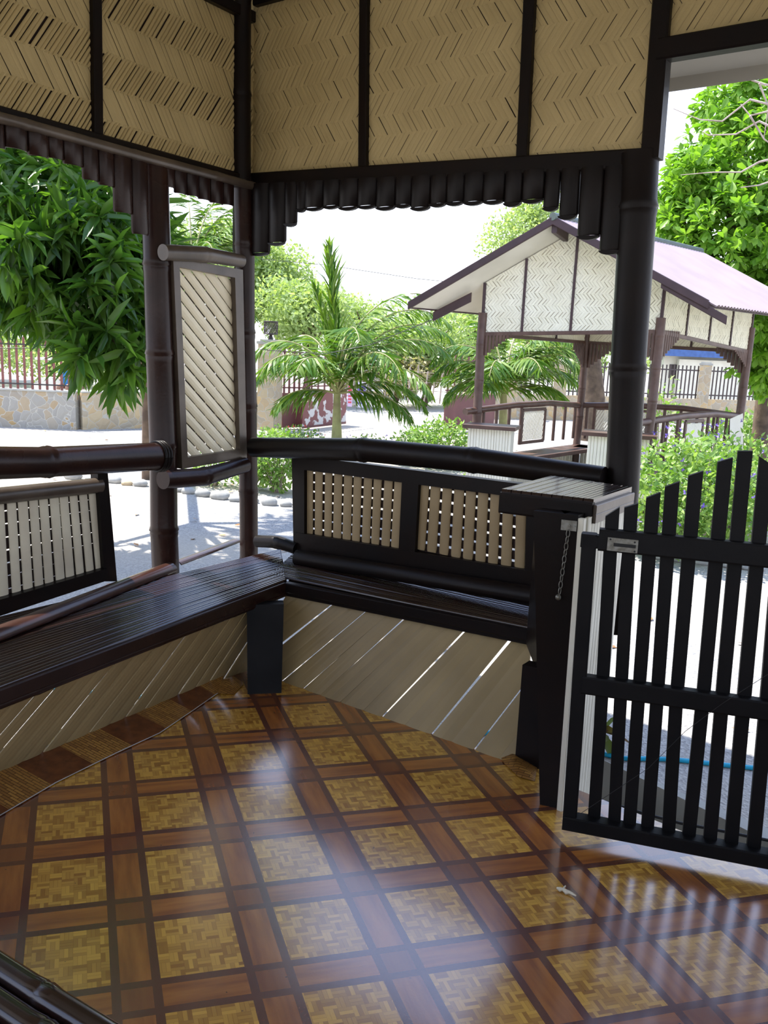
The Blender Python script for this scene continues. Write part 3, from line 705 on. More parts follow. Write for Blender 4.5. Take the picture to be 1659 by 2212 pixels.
mk(f, 'side_edge', M['brown'], root)
pa = onz(1166, 1738, 0); pb = onz(1204, 1746, 0)
def f(m):
    d = (pb - pa); n = nW * .07
    pq = Plane(pa, pb); t0, t1 = pq.hit(1152, 1108), pq.hit(1250, 1108); t0.z = t1.z = 1.04; m.hexa([pa, pb, pb + n, pa + n, t0, t1, t1 + n, t0 + n])
mk(f, 'post', M['dark'], root)
la = onz(1112, 1648, 0); lb = onz(1166, 1662, 0)
def f(m):
    n = nW * .06; m.hexa([la, lb, lb + n, la + n] + [q + zv * .40 for q in (la, lb, lb + n, la + n)])
mk(f, 'post', M['dark'], root)
ua = onz(1137, 1380, .40); 
def f(m):
    a = Vector((ua.x, ua.y, .38)); b_ = Vector((pa.x, pa.y, .38)); m.hexa([a, b_, b_ + nW * .05, a + nW * .05] + [q + zv * .66 for q in (a, b_, b_ + nW * .05, a + nW * .05)])
mk(f, 'side_board', M['dark'], root)
SP = Plane(pb + dW * .006 + nW * .02, TT[2] - dW * .015 - nW * .0)
mk(lambda m: strips(m, SP, [(0, GZ + .2), (SP.len, GZ + .2), (SP.len, 1.03), (0, 1.03)], math.radians(90), lambda: (R.uniform(.022, .04), R.uniform(.001, .003)), .003, .0, .008, side=1 if SP.n.dot(dW) > 0 else -1), 'side_slats', M['white'], root)
mk(lambda m: m.bar(pb + dW * .012, Plane(pa, pb).hit(1258, 1120), dW * .010, nW * .012), 'corner_strip', M['white'], root)
# chain
ch0 = Plane(pa, pb).hit(1229, 1135, -.012)
root = thing('door_chain', ch0, 'short steel safety chain hanging from a bracket on the black counter post', 'chain')
PP = Plane(pa, pb)
def f(m):
    m.box(ch0 , PP.d * .025, PP.n * .002, zv * .017); m.tube([ch0 - PP.n * .001, ch0 - PP.n * .006], .0055, 12); m.tube([ch0 - PP.n * .001 + PP.d * .017, ch0 - PP.n * .005 + PP.d * .017], .003, 8); m.tube([ch0 - PP.n * .001 - PP.d * .017, ch0 - PP.n * .005 - PP.d * .017], .003, 8)
mk(f, 'bracket', M['steel'], root)
cz = ch0 - zv * .014 - PP.n * .006; nl = 10
for k in range(nl):
    c = cz - zv * (.0115 + k * .0218) - PP.d * .0012 * k; ax = PP.d if k % 2 == 0 else (PP.n * .8 + PP.d * .6)
    mk(lambda m: m.tube([c + ax * (.0055 * math.cos(a)) + zv * (.0125 * math.sin(a) + (.003 if math.sin(a) > 0 else -.003) * 0) for a in [2 * math.pi * i / 16 for i in range(17)]], .0016, 6, False), 'link', M['steel'], root)
c = cz - zv * (.0115 + nl * .0218) - PP.d * .014
def ball(m, c, r, n=10, sq=1):
    m.tube([c + zv * (-r * sq * math.cos(math.pi * i / n)) for i in range(n + 1)], [max(1e-4, r * math.sin(math.pi * i / n)) for i in range(n + 1)], 14, False)
mk(lambda m: ball(m, c, .010), 'end_knob', M['steel'], root)

# ---- picket gate
gz = lambda x, y: GP.uz(x, y)
root = thing('picket_gate', GP.p(0, 0.03), 'black wooden picket gate with arched top at the doorway', 'gate')
uL0, zL0 = gz(1215, 1780); uL1, zL1 = gz(1257, 1160)
GW = 1.22
mk(lambda m: m.bar(GP.p(uL0 + .022, .045), GP.p(uL1 + .022, 1.02), GP.d * .022, GP.n * .02), 'stile', M['gate'], root)
mk(lambda m: m.bar(GP.p(uL0 + GW, .045), GP.p(uL1 + GW, 1.02), GP.d * .022, GP.n * .02), 'stile', M['gate'], root)
ztop = gz(1394, 1165)[1]; zmid = gz(1270, 1474)[1]; zmid2 = gz(1659, 1530)[1]; zbot = .062
def f(m):
    m.bar(GP.p(uL1 + .05, ztop - .012, -.004), GP.p(uL1 + GW, ztop - .012, -.004), zv * .033, GP.n * .019)
    m.bar(GP.p(uL1 - .002, ztop - .02, -.002), GP.p(uL1 + .07, ztop - .02, -.002), zv * .020, GP.n * .018)
mk(f, 'top_rail', M['gate'], root)
mk(lambda m: m.bar(GP.p(uL0 + .02, zmid - .004, -.004), GP.p(uL0 + GW, zmid2 - .0, -.004), zv * .029, GP.n * .019), 'middle_rail', M['gate'], root)
mk(lambda m: m.bar(GP.p(uL0, zbot, -.002), GP.p(uL0 + GW, zbot, -.002), zv * .024, GP.n * .026), 'bottom_rail', M['gate'], root)
bots = [1283, 1327, 1360, 1399, 1445, 1489, 1535, 1581, 1630]
tops = [(1322, 1118, 1095), (1363, 1099, 1087), (1411, 1078, 1063), (1452, 1054, 1040), (1503, 1030, 1017), (1567, 1000, 988), (1611, 976, 974), (1658, 988, 1006), (1702, 1006, 1030)]
pk = []
for bx, (tx, ya, yb) in zip(bots, tops):
    ub = gz(bx, 1770 + (bx - 1283) * .17)[0]; ut, z1_ = gz(tx, ya); z2_ = gz(tx, yb)[1]; pk.append((ub, ut, z1_, z2_))
while pk[-1][0] < uL0 + GW - .10: a = pk[-1]; pk.append((a[0] + .066, a[1] + .066, a[2] - .028, a[3] - .028))
for ub, ut, z1_, z2_ in pk:
    w_ = .0195; wb = R.uniform(-.005, .005); zm = R.uniform(.35, .7); um = ub + (ut - ub) * zm / 1.2 + wb
    def f(m):
        for (ua_, za), (uc, zc, zd) in (((ub, .08), (um, zm, zm)), ((um, zm), (ut, z1_, z2_))):
            q = [GP.p(ua_ - w_, za, .006), GP.p(ua_ + w_, za, .006), GP.p(ua_ + w_, za, .026), GP.p(ua_ - w_, za, .026), GP.p(uc - w_, zc, .006), GP.p(uc + w_, zd, .006), GP.p(uc + w_, zd, .026), GP.p(uc - w_, zc, .026)]
            m.hexa(q)
    mk(f, 'picket', M['gate'], root)
c = GP.p(*gz(1345, 1174)) - GP.n * .025
def f(m):
    m.box(c, GP.d * .044, GP.n * .002, zv * .020)
pl_ = mk(f, 'latch_plate', M['steel'], root)
mk(lambda m: m.box(c + zv * .0 + GP.d * .006 - GP.n * .0025, GP.d * .032, GP.n * .001, zv * .005), 'slot', M['slot'], pl_)
def f(m):
    for a, b_ in ((-.036, .015), (.034, .013), (.036, -.015)): m.tube([c + GP.d * a + zv * b_, c + GP.d * a + zv * b_ - GP.n * .004], .003, 8)
mk(f, 'screws', M['slot'], pl_)
o = mk(lambda m: m.tube([GP.hit(1250, 1760, -.03), GP.hit(1400, 1660, -.03), GP.hit(1480, 1580, -.03), GP.hit(1560, 1520, -.03), GP.hit(1700, 1430, -.03)], .0008, 5), 'loose_wire', M['cable']); tag(o, 'thin dark wire strung diagonally across the picket gate', 'wire')

cen0 = C0 + WC.d * 1.5 + WL.d * 1.6
# ---- near bench corner at bottom left
A, B = onz(0, 2035, .45), onz(290, 2212, .45); d = (B - A).normalized(); n = Vector((d.y, -d.x, 0)); n = n if n.dot(Vector((0, -1, 0))) > 0 else -n
root = thing('bamboo_bench', A + n * .2 - zv * .45, 'near black bamboo bench cut off by the lower left corner', 'bench')
A2, B2 = A - d * 1.1, B + d * .05
for k in range(7): mk(lambda m: m.bamboo(A2 + n * (.026 + k * .056) - zv * .024, B2 + n * (.026 + k * .056) - zv * .024, .026, .45, .002), 'seat_pole', M['seat'], root)
for s_ in (.1, 1.3): mk(lambda m: m.bamboo(A2 + d * s_ + n * .05 + zv * (-.05), A2 + d * s_ + n * .05 - zv * .45, .03, .3), 'leg', M['dark'], root); mk(lambda m: m.bamboo(A2 + d * s_ + n * .33 + zv * (-.05), A2 + d * s_ + n * .33 - zv * .45, .03, .3), 'leg', M['dark'], root)

# ---- the two walls at the viewer's back
E1, E3 = C0 + WC.d * 4.2, C0 + WL.d * 4.0; E2 = E1 + WL.d * 4.0
for nm, a, b_, lb in (('wall_right', E1, E2, 'woven upper wall and plank parapet on the right side'), ('wall_front', E3, E2, 'woven upper wall and plank parapet at the near side')):
    pl = Plane(a, b_); sd = -1 if pl.n.dot(a - cen0) > 0 else 1
    rt = thing(nm, Vector((a.x, a.y, 0)), lb, None, None, 'structure')
    mk(lambda m: strips(m, pl, [(0, 2.36), (pl.len, 2.36), (pl.len, 3.2), (0, 3.2)], math.radians(56), lambda: (.03, .0005), .002, .004, .012, side=sd), 'woven_panel', M['woven'], rt)
    z1 = .95; u0_ = 0
    mk(lambda m: strips(m, pl, [(u0_, 0), (pl.len, 0), (pl.len, z1), (u0_, z1)], math.radians(56), lambda: (.07, .001), .002, .004, .012, side=sd), 'plank_parapet', M['plank'], rt)
    mk(lambda m: m.bar(pl.p(0, 2.33), pl.p(pl.len, 2.33), zv * .035, pl.n * .03), 'beam', M['dark'], rt)
    for u in (0.04, pl.len * .5, pl.len - .05): mk(lambda m: m.bamboo(pl.p(u, 0), pl.p(u, 3.3), .055, .5), 'post', M['dark'], rt)

# ---- roof
cen = C0 + WC.d * 1.5 + WL.d * 1.6
def rc(a, b_, z): p = C0 + WC.d * a + WL.d * b_; return Vector((p.x, p.y, z))
EO = .72
ez = WC.hit(1500, 176, EO).z
cor = [rc(-EO, -EO, ez), rc(4.2 + EO, -EO, ez), rc(4.2 + EO, 4.0 + EO, ez), rc(-EO, 4.0 + EO, ez)]; ap = [rc(1.8, 2.0, ez + 2.4), rc(2.4, 2.0, ez + 2.4)]
root = thing('ceiling', cen + zv * 3, 'roof with pale soffit boards sheltering the pavilion', None, None, 'structure')
def roof(m, dz, th):
    v = [c + zv * dz for c in cor] + [a + zv * dz for a in ap]; fs = [(0, 1, 5, 4), (1, 2, 5), (2, 3, 4, 5), (3, 0, 4)]
    m.add(v + [q + zv * th for q in v], fs + [tuple(i + 6 for i in f) for f in fs] + [(0, 1, 7, 6), (1, 2, 8, 7), (2, 3, 9, 8), (3, 0, 6, 9)])
mk(lambda m: roof(m, .02, .01), 'soffit', M['soffit'], root); mk(lambda m: roof(m, .07, .02), 'roof_sheet', M['roofmetal'], root)
for i in range(4): mk(lambda m: m.bar(cor[i] + zv * .03, cor[(i + 1) % 4] + zv * .03, (cen - cor[i]).normalized() * .012, zv * .055), 'fascia', M['soffit'], root)
for a, b_ in ((0, 0), (1, 1), (2, 1), (3, 0)): mk(lambda m: m.bar(cor[a] + zv * .0, ap[b_] - zv * .0, Vector((.03, 0, 0)), zv * .03), 'rafter', M['dark'], root)

# ================================================================== OUTSIDE
def f(m): m.add([(-120, -60, GZ), (120, -60, GZ), (120, 160, GZ), (-120, 160, GZ)], [(0, 1, 2, 3)])
o = mk(f, 'ground', M['gravel']); tag(o, 'pale gravel yard around the pavilions', None, None, 'structure')
# slab outside the gate
q = [onz(1225, 1700, -.14), onz(1300, 1640, -.14), onz(1659, 1790, -.14)]; q.append(q[2] + (q[2] - q[1]) * .8)
s0 = fl[5] + nW * .03; s1 = s0 + WC.d * 2.0
o = mk(lambda m: m.poly_prism([Vector((p.x, p.y, GZ)) for p in (s0, q[1], q[2], q[3], s1)], zv * (-.14 - GZ)), 'doorstep', M['concrete']); tag(o, 'worn grey concrete doorstep slab outside the picket gate', 'doorstep')
o = mk(lambda m: m.tube([onz(x, y, -.135) for x, y in ((1225, 1715), (1275, 1722), (1330, 1738), (1400, 1760), (1470, 1778), (1560, 1795), (1659, 1815), (1760, 1830))], .006, 8), 'cable', M['cable']); tag(o, 'black cable lying across the concrete doorstep', 'cable')
# hose
hp = [onz(x, y, GZ + .012) for x, y in ((-200, 1500), (110, 1484), (188, 1494), (255, 1500), (372, 1512))]
hp += [Vector((hp[-1].x + .5, hp[-1].y - .1, GZ + .012))]
hs = [onz(x, y, GZ + .012) for x, y in ((1240, 1612), (1280, 1622), (1340, 1638), (1450, 1640), (1560, 1652), (1659, 1662), (1800, 1690))]
hp2 = [hp[-1].lerp(hs[0], t) + Vector((0, .12 * math.sin(t * 9), 0)) for t in (.25, .5, .75)]
o = mk(lambda m: m.tube(hp + hp2 + hs, .0115, 10), 'garden_hose', M['hose']); tag(o, 'turquoise garden hose snaking over the gravel past the gate', 'hose')

# ---- leaf clouds
LEAF = (np.array([(0, 0, 0), (.28, -.5, .05), (.28, 0, -.02), (.28, .5, .05), (.66, -.42, -.02), (.66, 0, -.09), (.66, .42, -.02), (1, 0, -.20)], float),
        [(0, 1, 2), (0, 2, 3), (1, 4, 5, 2), (2, 5, 6, 3), (4, 7, 5), (5, 7, 6)])
OBO = (np.array([(0, 0, 0), (.35, -.28, .04), (.35, 0, 0), (.35, .28, .04), (.75, -.5, 0), (.75, 0, -.05), (.75, .5, 0), (1, 0, -.12)], float), LEAF[1])
SMALL = (np.array([(0, 0, 0), (.5, -.5, .04), (.5, .5, .04), (1, 0, 0)], float), [(0, 1, 3, 2)])
rng = np.random.default_rng(5)
def cloud(name, pos, dirs, L, Wd, mat, parent, tmpl=LEAF, roll_=.5, smooth=True):
    V, Fs = tmpl; n = len(pos); off = world_off(parent) if parent else Vector((0, 0, 0))
    X = dirs / np.linalg.norm(dirs, axis=1, keepdims=True)
    Z = np.tile([0, 0, 1.], (n, 1)) + rng.normal(0, roll_, (n, 3)); Y = np.cross(Z, X); Y /= np.linalg.norm(Y, axis=1, keepdims=True) + 1e-9; Z = np.cross(X, Y)
    L = np.broadcast_to(L, (n,)); Wd = np.broadcast_to(Wd, (n,))
    P = pos[:, None, :] + V[None, :, 0:1] * X[:, None, :] * L[:, None, None] + V[None, :, 1:2] * Y[:, None, :] * Wd[:, None, None] + V[None, :, 2:3] * Z[:, None, :] * L[:, None, None]
    P = P.reshape(-1, 3) - np.array(off); nv = len(V)
    ls = np.array([len(f_) for f_ in Fs]); li = np.concatenate([np.array(f_) for f_ in Fs])
    loops = (np.arange(n)[:, None] * nv + li[None, :]).ravel(); tot = np.tile(ls, n); st = np.concatenate([[0], np.cumsum(tot)[:-1]])
    me = bpy.data.meshes.new(name); me.vertices.add(len(P)); me.vertices.foreach_set('co', P.ravel().astype(np.float32))
    me.loops.add(len(loops)); me.loops.foreach_set('vertex_index', loops.astype(np.int32))
    me.polygons.add(len(tot)); me.polygons.foreach_set('loop_start', st.astype(np.int32)); me.polygons.foreach_set('loop_total', tot.astype(np.int32))
    me.polygons.foreach_set('use_smooth', np.full(len(tot), smooth)); me.materials.append(mat); me.update(calc_edges=True); me.validate()
    o = bpy.data.objects.new(name, me); col.objects.link(o); o.parent = parent; return o
def vnp(v): return np.array((v.x, v.y, v.z))
def whorls(centers, axes, k, L, W_, spread, droop):
    pos, dr, LL = [], [], []
    for c, a in zip(centers, axes):
        a = a / np.linalg.norm(a); t = np.cross(a, rng.normal(size=3)); t /= np.linalg.norm(t); b_ = np.cross(a, t)
        for i in range(k):
            th = i * 2.4 + rng.uniform(-.3, .3); s_ = spread * rng.uniform(.6, 1.2)
            d = a * math.cos(s_) + (t * math.cos(th) + b_ * math.sin(th)) * math.sin(s_) + np.array([0, 0, -droop * rng.uniform(.5, 1.3)])
            pos.append(c + a * rng.uniform(-.25, .05) * L); dr.append(d); LL.append(L * rng.uniform(.65, 1.15))
    return np.array(pos), np.array(dr), np.array(LL), np.array(LL) * W_
def blob(n, c, rx, ry, rz, shell=.55):
    d = rng.normal(size=(n, 3)); d /= np.linalg.norm(d, axis=1, keepdims=True); r = (shell + (1 - shell) * rng.random(n)) ** .7
    return np.array(c) + d * r[:, None] * np.array([rx, ry, rz]), d

# ---- mango tree on the left
tb = onz(318, 1035, GZ)
root = thing('mango_tree', tb, 'mango tree with long dark green drooping leaves overhanging the left yard', 'tree')
lobes = [(onY(20, 500, 6.6), 1.15, .9, .66), (onY(195, 595, 6.2), .55, .6, .52), (onY(245, 735, 6.0), .30, .4, .34), (onY(-150, 480, 7), 1.2, 1.2, 1.1), (onY(30, 400, 7.2), 1.2, .9, .7), (onY(120, 645, 6.4), .42, .5, .22), (onY(-60, 590, 6.4), .7, .5, .34), (onY(255, 520, 6.8), .45, .6, .5), (onY(90, 540, 6.0), .7, .5, .45),
         (Vector((-2.2, 8.2, 5.0)), 1.7, 1.6, .8), (Vector((-3.6, 7.2, 4.9)), 1.8, 1.7, .9), (Vector((-2.6, 9.6, 5.2)), 1.8, 1.4, .9)]
cs, ax = [], []
for c, a, b_, h_ in lobes:
    nn = int(118 * (a * h_ / .8) ** .8 + 20); p, d_ = blob(nn, vnp(c), a, b_, h_, .35); cs.append(p); ax.append(d_ + np.array([0, -.3, -.25]))
cs, ax = np.concatenate(cs), np.concatenate(ax)
p, d_, L_, W_ = whorls(cs, ax, 11, .27, .21, 1.15, .34); cloud('foliage', p, d_, L_, W_, M['mango'], root, LEAF, .6)
def f(m):
    top = lobes[0][0]; m.tube([tb, tb + Vector((.02, -.02, 1.4)), tb.lerp(top, .45) + zv * 1.2, top], [.075, .06, .055, .03], 12)
    for c, *_ in lobes[1:]: m.tube([tb.lerp(top, .45) + zv * 1.2, tb.lerp(c, .75) + zv * .3, c], [.06, .035, .012], 8)
    for c in cs[::9]:
        l = min(lobes, key=lambda l_: (Vector(c) - l_[0]).length)[0]; m.tube([l, l.lerp(Vector(c), .5) + zv * .05, Vector(c)], [.012, .008, .004], 5)
mk(f, 'trunk', M['bark'], root)

# ---- big bright tree on the right
tb = onY(1650, 905, 15.5); tb.z = GZ
root = thing('broadleaf_tree', tb, 'tall leafy tree with glossy bright green leaves at right behind the pavilion', 'tree')
lobes = [(onY(1560, 520, 14), 1.1, 1.3, 1.3), (onY(1640, 330, 14.5), 1.25, 1.3, .85), (onY(1490, 390, 14.2), .55, .8, .5), (onY(1700, 620, 14), 1.3, 1.5, 1.6), (onY(1480, 480, 14.2), .5, .8, .6), (onY(1610, 230, 15), .8, 1, .45), (onY(1470, 620, 15), .7, 1, .7), (onY(1660, 780, 14.5), .45, .8, .6), (onY(1800, 400, 15), 1.3, 1.5, 1.6)]
cs, ax = [], []
for c, a, b_, h_ in lobes:
    nn = int(330 * (a * h_) ** .75 + 20); p, d_ = blob(nn, vnp(c), a, b_, h_, .3); cs.append(p); ax.append(d_ + np.array([0, -.3, .1]))
cs, ax = np.concatenate(cs), np.concatenate(ax)
p, d_, L_, W_ = whorls(cs, ax, 9, .21, .42, 1.15, .25); cloud('foliage', p, d_, L_, W_, M['rtree'], root, OBO, .4)
def f(m):
    m.tube([tb, tb + Vector((-.1, -.1, 1.6)), tb + Vector((-.3, -.3, 3.)), lobes[0][0] + zv * .5], [.17, .14, .12, .05], 12)
    for c, *_ in lobes[1:]: m.tube([tb + Vector((-.25, -.2, 2.6)), tb.lerp(c, .7) + zv * .2, c], [.07, .045, .015], 8)
mk(f, 'trunk', M['bark'], root)
# bare branches
bb = onY(1720, 260, 11.5)
root = thing('bare_branches', bb, 'leafless pale grey branches reaching in at upper right', 'branch')
for pts in (((1720, 240), (1620, 215), (1560, 262), (1510, 258), (1455, 235)), ((1720, 300), (1640, 262), (1590, 290), (1530, 292), (1516, 283)), ((1720, 260), (1660, 240), (1620, 250), (1600, 225)), ((1720, 330), (1640, 350), (1600, 372), (1540, 372), (1470, 378)), ((1700, 380), (1640, 400), (1600, 405)), ((1730, 200), (1650, 182), (1600, 165), (1560, 172)), ((1620, 250), (1650, 300), (1690, 330)), ((1640, 180), (1660, 230), (1650, 300))):
    ps = [onY(x, y, 11.5 + i * .1) for i, (x, y) in enumerate(pts)]; mk(lambda m: m.tube(ps, [.018, .014, .011, .008, .004][:len(ps)] if len(ps) > 3 else [.014, .01, .006][:len(ps)], 7), 'branch', M['bare'], root)

# ---- coconut palms
def frond(root, base, az, el, L, droop, nl=52, lw=.042, ll=.62, hang=.55, sp_=.9):
    h = np.array([math.sin(az), math.cos(az), 0]); P = []; p = vnp(base); e = el; n = 16
    for i in range(n + 1):
        P.append(p.copy()); t = i / n; e2 = e - droop * t ** 1.6; d = h * math.cos(e2) + np.array([0, 0, math.sin(e2)]); p = p + d * L / n
    P = np.array(P); pos, dr, LL = [], [], []
    for j in range(nl):
        t = .14 + .85 * j / (nl - 1); k = t * n; i = int(min(n - 1, k)); q = P[i] + (P[i + 1] - P[i]) * (k - i); tg = P[i + 1] - P[i]; tg /= np.linalg.norm(tg)
        side = np.cross(tg, [0, 0, 1.]); side = side / (np.linalg.norm(side) + 1e-6) if np.linalg.norm(side) > .15 else np.array([h[1], -h[0], 0])
        ln = ll * (math.sin(math.pi * min(1, .18 + .8 * t)) ** .6)
        for s_ in (-1, 1):
            pos.append(q); dr.append(side * s_ * sp_ + tg * .75 + np.array([0, 0, -hang * rng.uniform(.5, 1.3) + .15]) + rng.normal(0, .08, 3)); LL.append(ln * rng.uniform(.85, 1.1))
    PL = (np.array([(0, 0, 0), (.3, -.5, .0), (.3, .5, 0), (.65, -.4, -.10), (.65, .4, -.10), (1, 0, -.32)], float), [(0, 1, 2), (1, 3, 4, 2), (3, 5, 4)])
    o = cloud('frond', np.array(pos), np.array(dr), np.array(LL), lw, M['palm'], root, PL, .45)
    m = MB(); m.tube([Vector(q) for q in P], [.022 * (1 - .85 * i / n) + .003 for i in range(n + 1)], 6); m.obj('rachis', M['palmstem'], o)
def palm(px, py, Y, crown_py, specs, label, trunk_r=.11, s=1.0):
    b_ = onY(px, py, Y); b_.z = GZ; c = onY(px, crown_py, Y)
    root = thing('coconut_palm', b_, label, 'palm')
    mk(lambda m: m.tube([b_, b_.lerp(c, .4), c], [trunk_r, trunk_r * .8, trunk_r * .55], 12), 'trunk', M['palmstem'], root)
    for az, el, L, dp, *r in specs: frond(root, c, math.radians(az), math.radians(el), L * s, math.radians(dp), *(r or [])); 
    return root
palm(728, 940, 15.5, 850, [(-60, 86, 2.65, 5, 60, .06, .75, .0, .22), (-100, 80, 2.0, 12, 40, .05, .6, .1, .4), (95, 76, 3.0, 128), (80, 66, 2.9, 120), (100, 58, 2.6, 112), (-92, 66, 2.2, 140), (-85, 45, 1.9, 120), (60, 62, 2.5, 110), (120, 40, 2.3, 110), (-125, 55, 2.0, 130), (165, 72, 2.4, 125), (-40, 68, 2.1, 110), (205, 55, 1.8, 115), (88, 25, 1.9, 95), (110, 10, 1.6, 70), (-105, 12, 1.3, 75), (20, 66, 2.4, 105), (140, 55, 2.2, 120), (92, 84, 2.9, 110)],
     'young coconut palm with arching fronds in the middle of the yard')
palm(1088, 935, 15.8, 850, [(90, 68, 2.0, 130), (75, 45, 1.7, 105), (-90, 55, 1.7, 130), (-100, 70, 2.0, 150), (-60, 40, 1.4, 90), (110, 62, 1.8, 120), (20, 75, 2.0, 105), (160, 60, 1.7, 120), (200, 60, 1.6, 130), (-150, 40, 1.4, 110), (95, 25, 1.3, 80), (130, 78, 2.0, 120), (-30, 78, 1.9, 80), (-85, 30, 1.3, 110), (85, 78, 2.1, 125)],
     'coconut palm seen through and left of the neighbouring pavilion')
palm(415, 960, 17., 590, [(-90, 45, 1.6, 90), (-60, 60, 1.6, 90), (60, 55, 1.6, 90), (90, 50, 1.5, 100), (0, 60, 1.7, 80), (40, 80, 1.8, 40), (-20, 80, 1.8, 40), (100, 65, 1.7, 80), (-110, 20, 1.4, 80), (150, 50, 1.5, 100), (70, 75, 1.8, 60), (97, -8, 1.6, 75)],
     'taller coconut palm behind the louvred panel', .11)

# ---- background trees
def bgtree(px, py, Y, rw, rh, label, mat='bg', n=6500, leaf=.17, name='tree', base=True, loose=.35):
    c = onY(px, py, Y); b_ = Vector((c.x, c.y, GZ)); root = thing(name, b_, label, 'tree')
    cc = []; k = 14
    for i in range(k):
        d = rng.normal(size=3); d /= np.linalg.norm(d); cc.append(vnp(c) + d * np.array([rw * .62, rw * .5, rh * .62]) * rng.uniform(.6, 1.05))
    pos = []; dd = []
    for q in cc: 
        r_ = rng.uniform(.28, .5); p, d_ = blob(n // k, q, rw * r_, rw * r_, rh * r_, loose); pos.append(p); dd.append(rng.normal(size=p.shape))
    cloud('foliage', np.concatenate(pos), np.concatenate(dd), leaf, leaf * .5, M[mat], root, SMALL, 1.)
    def f(m):
        m.tube([b_, b_.lerp(c, .5) + Vector((.2, 0, 0)), c], [.14, .10, .05], 8)
        for q in cc: m.tube([b_.lerp(c, .5) + Vector((.2, 0, 0)), c.lerp(Vector(q), .5), Vector(q)], [.05, .035, .012], 6)
    mk(f, 'trunk', M['bark'], root)
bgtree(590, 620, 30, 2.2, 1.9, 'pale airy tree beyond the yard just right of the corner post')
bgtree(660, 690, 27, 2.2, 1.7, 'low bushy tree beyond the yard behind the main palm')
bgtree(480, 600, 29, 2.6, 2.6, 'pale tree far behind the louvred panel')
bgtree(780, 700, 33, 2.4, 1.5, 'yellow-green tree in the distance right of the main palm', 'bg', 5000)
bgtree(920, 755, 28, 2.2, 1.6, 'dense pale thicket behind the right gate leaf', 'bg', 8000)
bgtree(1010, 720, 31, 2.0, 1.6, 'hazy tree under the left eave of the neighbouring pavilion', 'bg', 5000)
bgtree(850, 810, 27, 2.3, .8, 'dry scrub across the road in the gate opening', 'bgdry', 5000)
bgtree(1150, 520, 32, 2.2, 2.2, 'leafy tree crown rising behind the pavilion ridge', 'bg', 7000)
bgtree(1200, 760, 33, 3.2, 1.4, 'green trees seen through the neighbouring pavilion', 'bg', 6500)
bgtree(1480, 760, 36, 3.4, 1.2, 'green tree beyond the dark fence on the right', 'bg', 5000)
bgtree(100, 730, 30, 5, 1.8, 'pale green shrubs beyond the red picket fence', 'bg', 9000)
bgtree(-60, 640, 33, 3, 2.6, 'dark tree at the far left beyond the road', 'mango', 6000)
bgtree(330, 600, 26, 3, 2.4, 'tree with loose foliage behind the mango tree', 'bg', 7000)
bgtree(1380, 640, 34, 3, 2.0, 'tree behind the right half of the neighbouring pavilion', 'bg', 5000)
# dark trunk inside the pavilion view
o = mk(lambda m: m.tube([Vector((onY(1280, 900, 19).x, 19, GZ)), onY(1283, 860, 19), onY(1278, 790, 19), onY(1262, 700, 19), onY(1240, 600, 19)], [.28, .25, .22, .20, .14], 14), 'tree_trunk', M['bark']); o.name = 'bare_tree'; tag(o, 'thick bare tree trunk seen through the neighbouring pavilion', 'tree trunk')

# ---- bushes and plants
def bush(px, py, Y, rw, rh, n, leaf, label, name='bush', flower=None, mat='bush', nf=0, asp=.45, cz=None):
    c = onY(px, py, Y); b_ = Vector((c.x, c.y, GZ)); root = thing(name, b_, label, 'shrub')
    p, d_ = blob(n, (c.x, c.y, GZ + rh * .95), rw, rw * .8, rh, .2); ok = p[:, 2] > GZ + .02; p, d_ = p[ok], d_[ok]
    cloud('foliage', p, d_ * .6 + rng.normal(0, .7, d_.shape) + np.array([0, 0, .2]), leaf * rng.uniform(.6, 1.2, len(p)), leaf * asp, M[mat], root, SMALL if leaf < .06 else LEAF, .5)
    def f(m):
        for q in p[::max(1, n // 28)]: m.tube([b_ + Vector(((q[0] - b_.x) * .15, (q[1] - b_.y) * .15, .0)), b_.lerp(Vector(q), .5) + zv * .05, Vector(q)], [.008, .006, .003], 5)
    mk(f, 'stems', M['bare'], root)
    if flower:
        fp, fd = blob(nf, (c.x, c.y, GZ + rh * 1.0), rw * 1.05, rw * .8, rh * 1.12, .9); ok = fp[:, 2] > GZ + rh * .6; fp = fp[ok]; fd = fd[ok]
        cloud('flowers', np.repeat(fp, 5, 0), rng.normal(size=(len(fp) * 5, 3)), .03, .02, M[flower], root, SMALL, 1.)['kind'] = 'stuff'
    return root
bush(1500, 1060, 7.9, .78, .62, 4200, .075, 'big flowering bush with purple sprigs right of the doorway', 'flowering_bush', 'flower', nf=110, asp=.5)
bush(1590, 1040, 8.9, .7, .62, 2600, .075, 'second flowering bush behind the big one at the right edge', 'flowering_bush', 'flower', nf=60, asp=.5)
bush(1620, 930, 17, 1.0, .5, 1400, .12, 'low dark shrub under the bright tree by the far stone wall', 'bush')
bush(960, 940, 13.5, .62, .42, 1600, .085, 'leafy green bush in front of the left white pillar', 'bush')
bush(895, 940, 13.8, .38, .33, 700, .08, 'small green bush in the yard left of the leafy bush', 'bush')
bush(1030, 940, 12.5, .25, .28, 350, .08, 'sprig of green bush with red flowers by white pillar', 'bush', 'redfl', nf=8)
bush(640, 945, 15, .55, .22, 500, .08, 'low flower patch with red blooms in front of the maroon gate', 'flower_patch', 'redfl', nf=26)
bush(800, 948, 14.5, .5, .2, 260, .07, 'sparse weedy flower patch right of the palm trunk', 'flower_patch', 'flower', nf=20)
bush(590, 960, 14.5, .35, .25, 350, .08, 'green clump at foot of the stone gate pillar', 'bush')
bush(600, 1040, 10.6, .38, .42, 1100, .085, 'upright green herb seen between corner post and backrest', 'bush')
